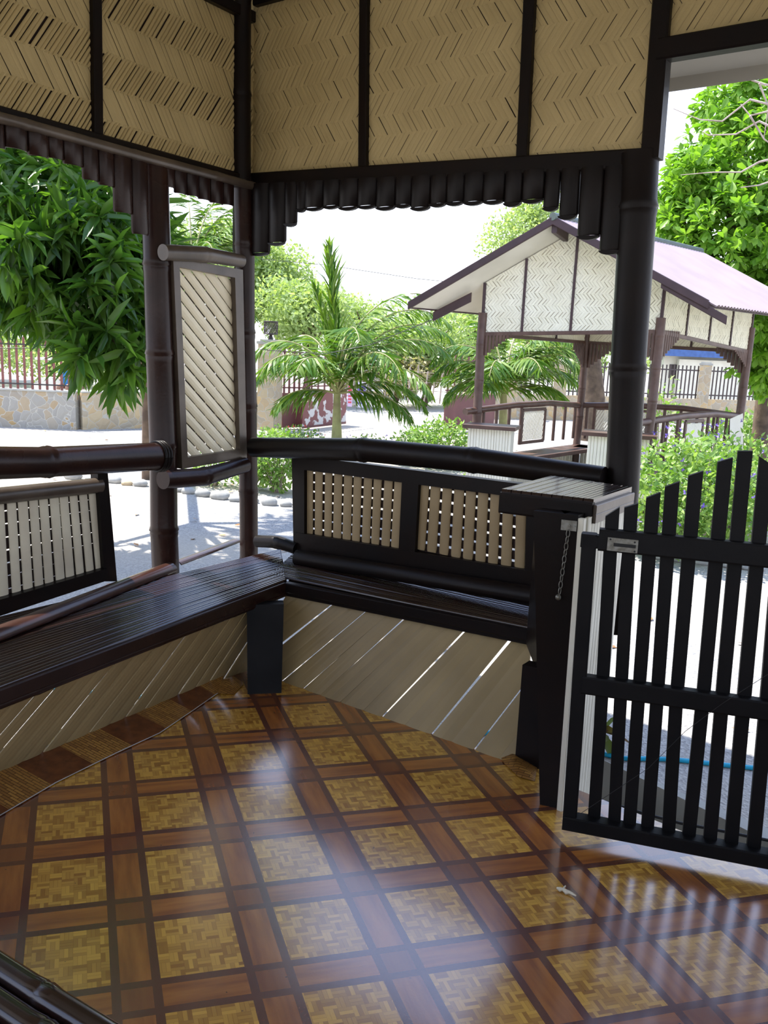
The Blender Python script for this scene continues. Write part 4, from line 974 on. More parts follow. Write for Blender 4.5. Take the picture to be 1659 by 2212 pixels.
bush(545, 1050, 10.8, .32, .36, 600, .085, 'green plant behind the stones, hidden partly by the corner post', 'bush')
bush(460, 1055, 10.9, .42, .26, 420, .075, 'straggly green plant behind the stones under the louvred panel', 'bush')
bush(1440, 830, 15.5, .5, .8, 260, .12, 'thin young tree with sparse leaves inside the pavilion view', 'sapling')
bush(250, 905, 18, .5, .15, 120, .1, 'small weeds at the foot of the left stone wall', 'weeds')
# plant by the gate
b_ = onz(1300, 1632, GZ); root = thing('cordyline', b_, 'red-edged leafy plant growing beside the picket gate', 'plant')
tips = [(1283, 1575), (1330, 1570), (1312, 1600), (1345, 1680), (1300, 1560), (1285, 1650), (1335, 1530), (1375, 1600)]
ps = np.array([vnp(b_ + zv * .12)] * len(tips)); ds = np.array([vnp(onY(x, y, b_.y - .05) - (b_ + zv * .12)) for x, y in tips])
cloud('leaves', ps, ds, np.linalg.norm(ds, axis=1), .05, M['canna'], root, LEAF, .4); mk(lambda m: m.tube([b_, b_ + zv * .15], .01, 8), 'stem', M['bark'], root)

# ---- border stones
def rock(loc, s_, mat, label, group):
    m = MB(); n = 7; vs = []; rs = random.Random(R.random())
    V = []
    for i in range(n + 1):
        th = math.pi * i / n
        for k in range(10): ph = 2 * math.pi * k / 10; r_ = 1 + .16 * math.sin(3 * ph + s_[0] * 40) * math.sin(th) + rs.uniform(-.06, .06); V.append(Vector(loc) + Vector((s_[0] * r_ * math.sin(th) * math.cos(ph), s_[1] * r_ * math.sin(th) * math.sin(ph), s_[2] * (.6 + r_ * math.cos(th)) * .8)))
    m.add(V, [(i * 10 + k, (i + 1) * 10 + k, (i + 1) * 10 + (k + 1) % 10, i * 10 + (k + 1) % 10) for i in range(n) for k in range(10)], True)
    o = m.obj('stone', mat); tag(o, label, 'stone', group)
ORD = ['first', 'second', 'third', 'fourth', 'fifth', 'sixth', 'seventh', 'eighth', 'ninth', 'tenth', 'eleventh', 'twelfth', 'thirteenth', 'fourteenth', 'fifteenth', 'sixteenth']
for si, (px, py, w_, t) in enumerate(((160, 1035, 34, 0), (200, 1038, 30, 0), (248, 1043, 34, 0), (275, 1048, 24, 1), (305, 1050, 34, 0), (345, 1056, 30, 0), (385, 1062, 30, 0), (408, 1066, 32, 0), (440, 1072, 38, 0), (477, 1078, 38, 0), (510, 1083, 30, 0), (545, 1086, 30, 0), (583, 1091, 38, 0), (618, 1094, 26, 0), (655, 1099, 34, 0), (700, 1104, 36, 0))):
    p = onz(px, py, GZ); k = w_ / 1800 * p.y / 2
    rock(p + zv * 0, (k * R.uniform(.95, 1.15), k * .8, k * R.uniform(.6, .8)), M['rock2'] if t else M['rock'], 'only tan stone in the border row, just left of the left post' if t else f'rounded grey border stone behind the benches, {ORD[si]} from the left in its row', 'border stones behind the benches')
for si, (px, py) in enumerate(((1420, 1205), (1470, 1212), (1520, 1218), (1575, 1224), (1625, 1230))):
    p = onz(px, py, GZ); rock(p, (.13, .09, .05), M['rock'], f'flat grey edging stone below the flowering bush, {ORD[si]} from the left', 'grey edging stones under the flowering bush')
# leaf litter
n = 420; ang = rng.uniform(-1.0, .9, n); rr = rng.uniform(4.5, 18, n); P = np.stack([np.sin(ang) * rr, np.cos(ang) * rr, np.full(n, GZ + .012)], 1); D = rng.normal(size=(n, 3)); D[:, 2] *= .15
o = cloud('leaf_litter', P, D, .10, .045, M['litter'], None, SMALL, .25); tag(o, 'dry brown leaves scattered over the gravel', 'leaf litter', None, 'stuff')

# ---- left stone wall with red pickets
A, B = onz(-400, 905, GZ), onz(262, 903, GZ); B = Vector((B.x, A.y + .0, GZ))
root = thing('stone_wall', A.lerp(B, .5), 'shaded grey rubble stone wall with red picket fence on top at far left', 'wall')
mk(lambda m: m.box(A.lerp(B, .5) + zv * .37 + Vector((0, .15, 0)), (B - A) / 2, Vector((0, .15, 0)), zv * .37), 'masonry', M['stone'], root)
mk(lambda m: m.box(A.lerp(B, .5) + zv * .755 + Vector((0, .15, 0)), (B - A) / 2, Vector((0, .17, 0)), zv * .015), 'coping', M['concrete'], root)
fz = GZ + .77; L = (B - A).length; npk = int(L / .148)
rootf = thing('picket_fence', A + zv * .77, 'rust red steel picket fence standing on the left stone wall', 'fence')
for k in range(npk):
    p = A + (B - A).normalized() * (.148 * (k + .5)) + Vector((0, .15, 0)); p.z = fz; hh = 1.0 if k % 5 else 1.06
    mk(lambda m: (m.abox(p + zv * hh / 2, .045, .02, hh), m.add([p + Vector((x, y, hh)) for x, y in ((-.0225, -.01), (.0225, -.01), (.0225, .01), (-.0225, .01))] + [p + zv * (hh + .06)], [(0, 1, 4), (1, 2, 4), (2, 3, 4), (3, 0, 4)])), 'picket', M['metalred'], rootf)
for z in (.10, .88): mk(lambda m: m.box(A.lerp(B, .5) + zv * (.77 + z) + Vector((0, .12, 0)), (B - A) / 2, Vector((0, .008, 0)), zv * .014), 'fence_rail', M['blackbar'], rootf)
# lit return wall and gate pillar
A2, B2 = Vector((B.x + .02, B.y + .2, GZ)), onz(560, 918, GZ)
root = thing('stone_wall', A2.lerp(B2, .5), 'warm sunlit stone wall running behind the left posts to the gate pillar', 'wall'); dd = (B2 - A2) / 2; nn_ = Vector((-dd.y, dd.x, 0)).normalized()
mk(lambda m: m.box(A2.lerp(B2, .5) + zv * .37, dd, nn_ * .14, zv * .37), 'masonry', M['stonewarm_lit'], root)
mk(lambda m: m.box(A2.lerp(B2, .5) + zv * .755, dd, nn_ * .16, zv * .015), 'coping', M['concrete'], root)
def pillar(px0, px1, py_base, Yd, hgt, label, lamp=False, mat='stonewarm_lit'):
    a, b_ = onY(px0, py_base, Yd), onY(px1, py_base, Yd); c = Vector(((a.x + b_.x) / 2, Yd, GZ)); w_ = abs(b_.x - a.x)
    root = thing('stone_pillar', c, label, 'pillar')
    ry = math.radians(20)
    x, y = Vector((math.cos(ry), -math.sin(ry), 0)) * w_ * .36, Vector((math.sin(ry), math.cos(ry), 0)) * w_ * .36
    mk(lambda m: m.box(c + zv * hgt / 2, x, y, zv * hgt / 2), 'shaft', M[mat], root)
    mk(lambda m: (m.box(c + zv * (hgt + .03), x * 1.12, y * 1.12, zv * .03), m.box(c + zv * (hgt + .08), x * .85, y * .85, zv * .02)), 'cap', M['concrete'], root)
    return c + zv * (hgt + .10)
lt = pillar(555, 609, 925, 18.4, 1.85, 'tall stone gate pillar just right of the corner post')
root = thing('pillar_lamp', lt, 'dark wicker basket lamp on top of the left gate pillar', 'lamp')
mk(lambda m: (m.tube([lt, lt + zv * .10], [.06, .03], 12), m.tube([lt + zv * .10, lt + zv * .12], [.07, .07], 12)), 'foot', M['blackbar'], root)
def f(m):
    for k in range(12):
        for s_ in (1, -1):
            m.tube([lt + Vector((math.cos(2 * math.pi * k / 12 + s_ * t * 1.2) * .145, math.sin(2 * math.pi * k / 12 + s_ * t * 1.2) * .145, .12 + t * .26)) for t in (0, .25, .5, .75, 1)], .008, 5)
    for z in (.12, .38): m.tube([lt + Vector((math.cos(a) * .15, math.sin(a) * .15, z)) for a in [2 * math.pi * k / 20 for k in range(21)]], .012, 6, False)
mk(f, 'basket_shade', M['blackbar'], root)
# ---- gate leaves
def leafgate(pts, ysolid_top, ybot, ybar, Y0, Y1, label, mat, nb):
    a, b_ = onz(pts[0], ybot, GZ + .04), onz(pts[1], ybot, GZ + .04); a = onY(pts[0], ybot, Y0); b_ = onY(pts[1], ybot, Y1)
    pl = Plane(Vector((a.x, a.y, 0)), Vector((b_.x, b_.y, 0))); z0 = GZ + .06; z1 = onY((pts[0]), ysolid_top, Y0).z; z2 = onY(pts[0], ybar, Y0).z
    root = thing('steel_gate', pl.p(pl.len / 2, GZ), label, 'gate')
    mk(lambda m: m.box(pl.p(pl.len / 2, (z0 + z1) / 2), pl.d * pl.len / 2, pl.n * .01, zv * (z1 - z0) / 2), 'solid_panel', mat, root)
    mk(lambda m: (m.box(pl.p(pl.len / 2, z1 + .02), pl.d * pl.len / 2, pl.n * .02, zv * .025), m.box(pl.p(pl.len / 2, z1 + .16), pl.d * pl.len / 2, pl.n * .012, zv * .015), m.box(pl.p(pl.len / 2, z0), pl.d * pl.len / 2, pl.n * .02, zv * .025), m.box(pl.p(pl.len / 2, z2 - .12), pl.d * pl.len / 2, pl.n * .012, zv * .015)), 'frame', M['maroon'], root)
    for k in range(nb):
        u = pl.len * (k + .3) / nb; mk(lambda m: m.box(pl.p(u, (z1 + z2) / 2), pl.d * .022, pl.n * .012, zv * (z2 - z1) / 2), 'bar', M['maroon'], root)
leafgate((609, 652), 853, 917, 748, 18.6, 18.9, 'narrow maroon steel gate leaf beside the stone pillar', M['maroon'], 4)
leafgate((653, 746), 851, 918, 764, 18.6, 20.2, 'maroon steel gate leaf with peeling paint behind the palm trunk', M['peel'], 7)
leafgate((958, 1066), 858, 921, 766, 19.3, 20.6, 'maroon steel gate leaf on the right side of the driveway', M['maroon'], 8)
# posters across the road
for px0, px1, py0, py1, c1, c2, lb in ((750, 762, 825, 878, (.65, .08, .10), (.75, .55, .75), 'narrow red and white poster on the wire fence, leftmost of three'), (769, 793, 826, 880, (.20, .12, .55), (.75, .72, .85), 'purple and white poster on the wire fence, middle of three'), (801, 828, 842, 880, (.70, .55, .30), (.85, .8, .75), 'cream portrait poster on the wire fence, rightmost of three')):
    a, b_ = onY(px0, py1, 24.5), onY(px1, py0, 24.5); root = thing('poster', Vector((a.x, 24.5, a.z)), lb, 'poster'); c = (a + b_) / 2; hx, hz = (b_.x - a.x) / 2, (b_.z - a.z) / 2
    mk(lambda m: m.box(c, (hx, 0, 0), (0, .01, 0), (0, 0, hz)), 'sheet', simple('poster_' + lb[:6], c2, rough=.6), root)
    mk(lambda m: m.box(c + Vector((0, -.014, hz * .45)), (hx * .75, 0, 0), (0, .003, 0), (0, 0, hz * .35)), 'picture', simple('pic', c1, rough=.6), root)
    mk(lambda m: [m.box(c + Vector((0, -.014, -hz * (.15 + .25 * k))), (hx * .7, 0, 0), (0, .003, 0), (0, 0, hz * .07)) for k in range(3)], 'text_bars', simple('tx', c1, rough=.6), root)
root = thing('wire_fence', onY(860, 900, 25), 'rough stick and wire fence across the road in the gate opening', 'fence')
for k in range(15):
    p = onY(745 + k * 17, 880, 25); p.z = GZ + .3; mk(lambda m: m.tube([p, p + Vector((R.uniform(-.1, .1), 0, .85 + R.random() * .3))], .022, 6), 'stake', M['bare'], root)
for z in (.35, .62, .9): mk(lambda m: m.tube([onY(745, 870, 25) * 1 + Vector((0, 0, 0)), onY(745, 870, 25), onY(1000, 870, 25)] and [Vector((onY(745 + t * 51, 870, 25).x, 24.97, GZ + .3 + z + R.uniform(-.04, .04))) for t in range(6)], .008, 5), 'wire', M['bare'], root)

# ---- right stone wall with dark bars
A, B = onY(1000, 905, 24), onY(1720, 905, 27); A.z = B.z = GZ; pl = Plane(A, B)
root = thing('stone_wall', pl.p(pl.len / 2, GZ), 'warm stone boundary wall beyond the neighbouring pavilion', 'wall')
mk(lambda m: m.box(pl.p(pl.len / 2, GZ + .36), pl.d * pl.len / 2, pl.n * .15, zv * .36), 'masonry', M['stonewarm_lit'], root)
rootf = thing('bar_fence', pl.p(pl.len / 2, GZ + .72), 'dark steel bar fence on the far right stone wall', 'fence')
nb = 82
for k in range(nb): mk(lambda m: m.box(pl.p(pl.len * (k + .5) / nb, GZ + .72 + .5), pl.d * .018, pl.n * .012, zv * .5), 'bar', M['blackbar'], rootf)
for z in (.12, .86): mk(lambda m: m.box(pl.p(pl.len / 2, GZ + .72 + z), pl.d * pl.len / 2, pl.n * .015, zv * .02), 'rail', M['blackbar'], rootf)
for px, lb in ((1103, 'stone fence pillar behind the second palm'), (1204, 'stone fence pillar between the back posts of the neighbouring pavilion'), (1512, 'stone fence pillar seen through the right side of the pavilion'), (1645, 'stone fence pillar near the right edge of the picture')):
    Yp = 24 + 3 * (px - 1000) / 720; pillar(px - 17, px + 17, 905, Yp - .1, 1.75, lb)
# roadside shop
c = onY(1492, 800, 32); root = thing('roadside_shop', Vector((c.x, c.y, GZ)), 'small white roadside shop with blue roof beyond the dark fence', 'building')
mk(lambda m: m.box(Vector((c.x, c.y, GZ + 1.0)), (1.3, 0, 0), (0, .8, 0), zv * 1.0), 'wall', M['white'], root)
mk(lambda m: (m.box(Vector((c.x, c.y - .2, GZ + 2.12)), (1.5, 0, 0), (0, 1.2, 0), zv * .12)), 'roof', simple('blue_roof', (.06, .14, .38), rough=.5), root)
for dx in (-.8, 0, .8): mk(lambda m: m.box(Vector((c.x + dx, c.y - .81, GZ + 1.45)), (.28, 0, 0), (0, .02, 0), zv * .25), 'window', M['blackbar'], root)
c = onY(1590, 830, 31); o = mk(lambda m: m.box(Vector((c.x, c.y, GZ + .95)), (2.2, 0, 0), (0, .1, 0), zv * .95), 'white_wall', M['white']); tag(o, 'long plain white wall behind the dark bar fence at right', 'wall')
# utility lines
for pts, lb in ((((480, 552, 20), (700, 572, 20), (900, 602, 20), (1000, 612, 20)), 'thin power line crossing the sky left of the pavilion roof'), (((-50, 752, 12), (80, 752, 12), (200, 735, 12), (330, 715, 12)), 'black cable crossing in front of the red picket fence'), (((560, 755, 13), (700, 765, 13), (800, 745, 13), (935, 690, 10)), 'drooping wire running from the corner post to the pavilion eave')):
    o = mk(lambda m: m.tube([onY(*p) for p in pts], .006, 6), 'overhead_wire', M['cable']); tag(o, lb, 'wire')

# ---- neighbouring pavilion
Fp, Lp, Rp, Bp = [Vector((q.x, q.y, 0)) for q in (onY(1405, 912, 9.7), onY(1030, 892, 10.3), onY(1598, 905, 11.4), onY(1253, 885, 12.4))]
LF, FR, LB, BR = Plane(Lp, Fp), Plane(Fp, Rp), Plane(Lp, Bp), Plane(Bp, Rp)
root = thing('neighbour_pavilion', Lp.lerp(Rp, .5) + zv * GZ, 'open bamboo pavilion with white woven gable walls and metal roof', 'pavilion')
def zat(pl, px, py): return pl.uz(px, py)[1]
def bpost(p, r, ztop_, nm='post'): mk(lambda m: m.bamboo(p + zv * GZ, p + zv * ztop_, r, .4, .006, 12), nm, M['obrown'], root)
for p in (Fp, Lp, Rp, Bp): bpost(p, .055, 2.0)
# eaves / roof geometry
s = FR.d; ridge_out = .5
a0 = LF.A - s * ridge_out; GPl = Plane(a0, a0 + LF.d)
EL, ER, PK = GPl.hit(882, 664), GPl.hit(1530, 662), GPl.hit(1195, 480)
RL = FR.len + 1.1
dzb = Vector((0, 0, 0))
zE = (EL.z + ER.z) / 2
def slope(m, A, B, corr=True, th=.02, n=46):
    t = s * RL
    for k in range(n):
        pass
    nrm = (B - A).cross(t).normalized(); nrm = nrm if nrm.z > 0 else -nrm
    vs = []
    for k in range(n * 2 + 1):
        o_ = t * (k / (2 * n)); h = nrm * (.018 if k % 2 else 0); vs += [A + o_ + h, B + o_ + h]
    m.add(vs, [(2 * k, 2 * k + 1, 2 * k + 3, 2 * k + 2) for k in range(2 * n)])
    low = [v - nrm * .012 for v in vs]; m.add(low, [(2 * k, 2 * k + 2, 2 * k + 3, 2 * k + 1) for k in range(2 * n)])
up3 = zv * .05
mk(lambda m: slope(m, PK + up3, EL + up3 + (EL - PK) * .02), 'roof_sheet', M['roofmetal'], root)
mk(lambda m: slope(m, PK + up3, ER + up3 + (ER - PK) * .05), 'roof_sheet', M['roofmetal'], root)
mk(lambda m: m.tube([PK + up3 * 1.2 - s * .02, PK + up3 * 1.2 + s * RL], .045, 10), 'ridge_cap', simple('ridge', (.10, .13, .12), rough=.5), root)
for E_ in (EL, ER):
    def f(m):
        t = s * (RL - .02); m.poly_prism([PK + s * .02, E_ + s * .02, E_ + t, PK + t], zv * .012)
    mk(f, 'soffit', M['soffit'], root)
    mk(lambda m: m.bar(PK + zv * .02, E_ + zv * .02, s * .012, zv * .045), 'fascia', M['fascia'], root)
    mk(lambda m: m.bar(E_ + zv * .02, E_ + s * RL + zv * .02, (PK - E_).normalized() * .01, zv * .03), 'eave_board', M['fascia'], root)
# rafters that stick out
def under(pl, u):                # underside height of roof over plane point
    P = pl.p(u, 0); lat = (P - Vector((PK.x, PK.y, 0))); w_ = lat.dot(LF.d) if False else None
    dL = LF.d; sN = Vector((-s.y, s.x, 0)); x = (P - Vector((PK.x, PK.y, 0))).dot(sN)
    eL, eR = (EL - PK).dot(sN), (ER - PK).dot(sN); 
    if x * eL > 0: return PK.z + (EL.z - PK.z) * x / eL
    return PK.z + (ER.z - PK.z) * x / eR
sN = Vector((-s.y, s.x, 0)); uP = 0; best = -9
for i in range(200):
    u = LF.len * i / 199
    if under(LF, u) > best: best = under(LF, u); uP = u
zbL, zbF, zbR = zat(LF, 1016, 717), zat(LF, 1400, 712), zat(FR, 1622, 757)
zb_f = lambda u: zbL + (zbF - zbL) * u / LF.len
def gable(pl, zb_, side, root):
    n = 8; 
    cuts = [0, pl.len * .235, uP, pl.len * .80, pl.len] if pl is LF else [0, pl.len * .5, pl.len]
    for a, b_ in zip(cuts[:-1], cuts[1:]):
        reg = [(a, zb_(a)), (b_, zb_(b_)), (b_, under(pl, b_) - .01), (a, under(pl, a) - .01)]
        mk(lambda m: woven(m, pl, reg, .070, False, side, 50, False, .003), 'woven_panel', M['wwoven'], root)
        mk(lambda m: m.poly_prism([pl.p(u, z, .004) for u, z in reg], pl.n * .01), 'gap_shade_backing', M['wback'], root)
    for u in cuts: mk(lambda m: m.bar(pl.p(u, zb_(u), side * .01), pl.p(u, under(pl, u) - .01, side * .01), pl.d * .015, pl.n * .012), 'batten', M['fascia'], root)
    mk(lambda m: m.bar(pl.p(0, zb_(0) - .02), pl.p(pl.len, zb_(pl.len) - .02), zv * .022, pl.n * .02), 'beam', M['obrown'], root)
gable(LF, zb_f, -1, root)
def sidewall(pl, za, zc, root, hts, nb):
    zb_ = lambda u: za + (zc - za) * u / pl.len; zt_ = lambda u: hts[0] + (hts[1] - hts[0]) * u / pl.len
    for k in range(nb):
        a, b_ = pl.len * k / nb, pl.len * (k + 1) / nb; reg = [(a, zb_(a)), (b_, zb_(b_)), (b_, zt_(b_)), (a, zt_(a))]
        sd = -1 if pl.n.dot(pl.A - Vector((0, 0, 0))) > 0 else 1
        mk(lambda m: woven(m, pl, reg, .070, False, sd, 50, False, .003), 'woven_panel', M['wwoven'], root)
        mk(lambda m: m.poly_prism([pl.p(u, z, -sd * .004) for u, z in reg], pl.n * (-sd * .01)), 'gap_shade_backing', M['wback'], root)
    for k in range(nb + 1): u = pl.len * k / nb; mk(lambda m: m.bar(pl.p(u, zb_(u), sd * .01), pl.p(u, zt_(u), sd * .01), pl.d * .014, pl.n * .012), 'batten', M['fascia'], root)
    mk(lambda m: m.bar(pl.p(0, zb_(0) - .02), pl.p(pl.len, zb_(pl.len) - .02), zv * .022, pl.n * .02), 'beam', M['obrown'], root)
sidewall(FR, zbF, zbR, root, (under(FR, 0) - .02, under(FR, FR.len) - .02), 4)
sidewall(LB, zbL, 1.75, root, (under(LB, 0) - .02, under(LB, 0) - .02), 3)
sidewall(BR, 1.75, zbR, root, (2.2, 2.2), 3)
mk(lambda m: m.bar(LF.hit(1018, 642, -.03), LF.hit(936, 684, -.03), zv * .055, LF.n * .02), 'rafter_tail', M['fascia'], root)
mk(lambda m: m.bar(GPl.hit(1193, 492) + s * .04, LF.hit(1222, 512, -.02), zv * .05, LF.d * .03), 'ridge_beam_end', M['fascia'], root)
mk(lambda m: m.bar(GPl.hit(1425, 612) + s * .03, GPl.hit(1567, 692) + s * .03, zv * .045, LF.n * .015), 'rafter_tail', M['fascia'], root)
# stepped fringes at the corners
def stepfringe(pl, u0, du, n, ztop_, z_long, z_short, r_):
    for k in range(n):
        u = u0 + du * (k + .5); zb_ = z_long + (z_short - z_long) * ((k + .3) / n) ** .85
        mk(lambda m: m.half(pl.p(u, ztop_, -.01), pl.p(u, zb_, -.01), abs(du) / 2 * .98, -pl.n, .6, 5, .004), 'fringe_slat', M['obrown'], root)
zz = lambda px, py, pl: pl.uz(px, py)[1]
stepfringe(LF, 0.0, .042, 9, zbL - .0, zz(1020, 778, LF), zz(1085, 722, LF), .02)
stepfringe(LF, LF.len, -.042, 9, zbF - .0, zz(1395, 790, LF), zz(1330, 728, LF), .02)
stepfringe(FR, 0.0, .05, 9, zbF - .0, zz(1415, 788, FR), zz(1470, 732, FR), .02)
stepfringe(FR, FR.len, -.05, 9, zbR - .0, zz(1612, 800, FR), zz(1540, 755, FR), .02)
stepfringe(LB, LB.len, -.05, 8, 1.72, 1.72 - .42, 1.72 - .08, .02)
stepfringe(BR, 0, .05, 8, 1.72, 1.72 - .42, 1.72 - .08, .02)
stepfringe(BR, BR.len, -.05, 8, 1.75, 1.75 - .42, 1.75 - .08, .02)
# railings
def orail(P, Q, nb, panel, label, zs=None, ext0=.25):
    d = (Q - P).normalized(); zr = P.z; pts = [P - d * ext0, P.lerp(Q, .33) + zv * .05, P.lerp(Q, .66) + zv * .055, Q]
    mk(lambda m: m.tube(pts, .042, 12), 'hand_rail', M['obrown'], root)
    for k in range(nb):
        t = (k + .5) / nb; p = P.lerp(Q, t)
        if panel[0] < t < panel[1]: continue
        mk(lambda m: m.tube([Vector((p.x, p.y, zr - .48)), Vector((p.x, p.y, zr + .02))], .022, 8), 'baluster', M['obrown'], root)
    pl = Plane(Vector((P.x, P.y, 0)), Vector((Q.x, Q.y, 0))); a, b_ = pl.len * panel[0], pl.len * panel[1]; z0, z1 = zr - .46, zr - .02
    mk(lambda m: strips(m, pl, [(a + .03, z0 + .03), (b_ - .03, z0 + .03), (b_ - .03, z1 - .03), (a + .03, z1 - .03)], math.radians(62), lambda: (.028, .007), .003, .003, .004), 'lattice_panel', M['white'], root)
    mk(lambda m: [m.bar(pl.p(*x), pl.p(*y), w_, pl.n * .015) for x, y, w_ in (((a, z0), (a, z1), pl.d * .02), ((b_, z0), (b_, z1), pl.d * .02), ((a, z0), (b_, z0), zv * .02), ((a, z1), (b_, z1), zv * .02))], 'panel_frame', M['obrown'], root)
zrL, zrF, zrR, zrB = onY(1030, 888, Lp.y).z, onY(1405, 912, Fp.y).z, onY(1598, 905, Rp.y).z, onY(1253, 885, Bp.y).z
orail(Lp + zv * zrL, Bp + zv * (zrL + .0), 9, (.40, .62), '')
orail(Fp + zv * zrF, Rp + zv * (zrF + .0), 9, (.36, .55), '')
orail(Bp + zv * zrL, Rp + zv * (zrL), 10, (.1, .45), '', ext0=0)
# benches inside: seat and white skirt
def obench(pl, u0, u1, inn, root):
    zs = GZ + .55
    q = [pl.p(u0, zs, 0), pl.p(u1, zs, 0), pl.p(u1, zs, inn * .42), pl.p(u0, zs, inn * .42)]
    mk(lambda m: m.poly_prism(q, zv * .05), 'bench_seat', M['obrown'], root)
    mk(lambda m: strips(m, pl, [(u0, GZ), (u1, GZ), (u1, zs), (u0, zs)], math.radians(90), lambda: (.05, .004), .004, -.03 , .01, side=-1), 'skirt', M['white'], root)
cenP = (Fp + Lp + Rp + Bp) / 4
for pl in (LB, FR, BR):
    inn = 1 if pl.n.dot(cenP - pl.A) > 0 else -1; obench(pl, .05, pl.len - .05, inn, root)
# entrance counters: white slatted boxes with brown tops
def ocounter(x0, x1, ytop, ybase, Yd, label):
    a, b_ = onY(x0, ytop, Yd), onY(x1, ytop, Yd); zt_ = a.z; c = Vector(((a.x + b_.x) / 2, Yd, 0)); w_ = (b_.x - a.x) / 2
    d = LF.d; n = LF.n
    r_ = thing('entrance_counter', Vector((c.x, c.y, GZ)), label, 'counter'); pl = Plane(c - d * w_, c + d * w_)
    mk(lambda m: m.box(c + n * .17 + zv * (zt_ + GZ) / 2, d * (w_ * .84), n * .14, zv * (zt_ - GZ) / 2), 'box', M['soffit'], r_)
    mk(lambda m: strips(m, pl, [(w_ * .14, GZ), (w_ * 1.86, GZ), (w_ * 1.86, zt_), (w_ * .14, zt_)], math.radians(90), lambda: (R.uniform(.024, .034), .004), .005, -.02, .01), 'front_slats', M['white'], r_)
    mk(lambda m: m.box(c + n * .15 + zv * (zt_ + .02), d * w_ * 1.05, n * .2, zv * .02), 'top', M['obrown'], r_)
ocounter(1002, 1112, 925, 1100, 9.6, 'white slatted counter box at the left of the pavilion entrance')
ocounter(1262, 1412, 942, 1119, 9.0, 'white slatted counter box at the right of the pavilion entrance')
# white skirt panel at the right end
pl = Plane(Rp - s * .12 - Vector((0, .1, 0)), Rp + Vector((.4, -.1, 0)))
c = onY(1592, 960, 10.9)
o = mk(lambda m: m.poly_prism([onY(x, y, 10.9) for x, y in ((1577, 905), (1605, 893), (1606, 1010), (1575, 1010))], Vector((.02, .05, 0))), 'screen_board', M['white']); tag(o, 'upright white board at the right rear corner of the pavilion', 'board')
pf = Vector((cenP.x, cenP.y, 0)); o = mk(lambda m: m.poly_prism([q + zv * GZ for q in (Lp, Fp, Rp, Bp)], zv * .04), 'pavilion_floor', M['concrete']); tag(o, 'concrete floor slab under the neighbouring pavilion', 'floor slab')

# ---- vehicle and people beyond the left fence
c = onY(150, 800, 23.5); root = thing('tricycle_cab', Vector((c.x, c.y, GZ)), 'white roofed roadside tricycle cab beyond the red fence', 'vehicle')
mk(lambda m: m.box(c + Vector((0, 0, .30)), (.75, 0, 0), (0, .5, 0), (0, 0, .03)), 'canopy', M['white'], root)
mk(lambda m: (m.box(c + Vector((-.3, 0, -.42)), (.42, 0, 0), (0, .4, 0), (0, 0, .2)), m.box(c + Vector((-.75, 0, -.5)), (.15, 0, 0), (0, .3, 0), (0, 0, .12))), 'body', M['white'], root)
for dx in (-.7, .7): mk(lambda m: m.tube([c + Vector((dx, -.4, -.4)), c + Vector((dx, -.4, .3))], .02, 8), 'canopy_post', M['blackbar'], root)
for dx in (-.6, .55): mk(lambda m: m.tube([c + Vector((dx, -.45, -.95)) , c + Vector((dx, -.36, -.95))], .26, 18), 'wheel', M['cable'], root)
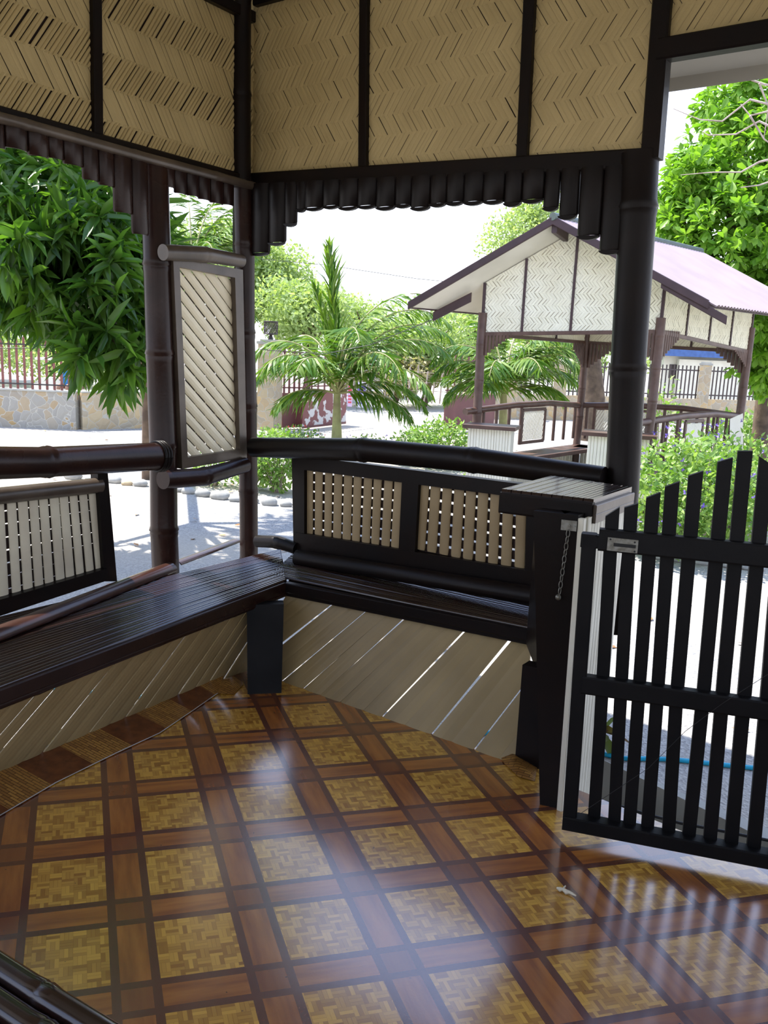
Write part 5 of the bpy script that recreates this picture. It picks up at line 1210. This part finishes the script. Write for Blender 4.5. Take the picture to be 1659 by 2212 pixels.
def person(px, py, Y, shirt, label, face=-1):
    c = onY(px, py, Y); z0 = c.z   # neck height
    root = thing('person', Vector((c.x, c.y, GZ)), label, 'person')
    J = {'pel': (0, 0, -.52), 'sp': (0, 0, -.3), 'ch': (0, 0, -.12), 'nk': (0, 0, .0), 'hd': (0, -.02, .09), 'ht': (0, -.02, .19), 'sl': (-.17, 0, -.06), 'el': (-.22, -.05, -.32), 'wl': (-.12, -.26, -.38), 'sr': (.17, 0, -.06), 'er': (.22, -.05, -.32), 'wr': (.12, -.26, -.38), 'hl': (-.09, 0, -.55), 'kl': (-.12, -.42, -.52), 'al': (-.12, -.40, -.95), 'hr': (.09, 0, -.55), 'kr': (.12, -.42, -.52), 'ar': (.12, -.40, -.95)}
    rad = {'pel': .13, 'sp': .12, 'ch': .14, 'nk': .055, 'hd': .085, 'ht': .07, 'sl': .06, 'el': .042, 'wl': .03, 'sr': .06, 'er': .042, 'wr': .03, 'hl': .085, 'kl': .06, 'al': .04, 'hr': .085, 'kr': .06, 'ar': .04}
    E_ = [('pel', 'sp'), ('sp', 'ch'), ('ch', 'nk'), ('nk', 'hd'), ('hd', 'ht'), ('ch', 'sl'), ('sl', 'el'), ('el', 'wl'), ('ch', 'sr'), ('sr', 'er'), ('er', 'wr'), ('pel', 'hl'), ('hl', 'kl'), ('kl', 'al'), ('pel', 'hr'), ('hr', 'kr'), ('kr', 'ar')]
    ks = list(J); me = bpy.data.meshes.new('body'); off = Vector((0, 0, z0 - GZ))
    me.from_pydata([Vector(J[k]) + off for k in ks], [(ks.index(a), ks.index(b)) for a, b in E_], []); me.materials.append(M['skin'])
    o = bpy.data.objects.new('body', me); col.objects.link(o); o.parent = root
    md = o.modifiers.new('skin', 'SKIN'); sk = me.skin_vertices[0].data
    for i, k in enumerate(ks): sk[i].radius = (rad[k], rad[k]); sk[i].use_root = k == 'pel'
    o.modifiers.new('sub', 'SUBSURF').levels = 2; o.modifiers['sub'].render_levels = 2; md.use_smooth_shade = True
    w0 = Vector((c.x, c.y, z0))
    mk(lambda m: m.tube([w0 + Vector((0, 0, z)) for z in (-.6, -.5, -.3, -.12, -.03, .0)], [.145, .155, .15, .175, .13, .07], 16), 'shirt', shirt, root)
    for s_ in (-1, 1): mk(lambda m: m.tube([w0 + Vector((s_ * .14, 0, -.07)), w0 + Vector((s_ * .215, -.04, -.27))], [.08, .062], 12), 'sleeve', shirt, root)
    mk(lambda m: m.tube([w0 + Vector((0, .0, z)) for z in (.10, .15, .20, .225)], [.09, .097, .075, .02], 14), 'hair', M['cable'], root)
M['skin'] = simple('skin', (.30, .16, .10), rough=.55)
person(147, 790, 22.8, simple('blue_shirt', (.04, .22, .50), rough=.8), 'seated person in blue shirt beyond the red picket fence')
person(174, 790, 22.9, simple('dark_shirt', (.03, .03, .06), rough=.8), 'seated person in dark shirt next to the one in blue')
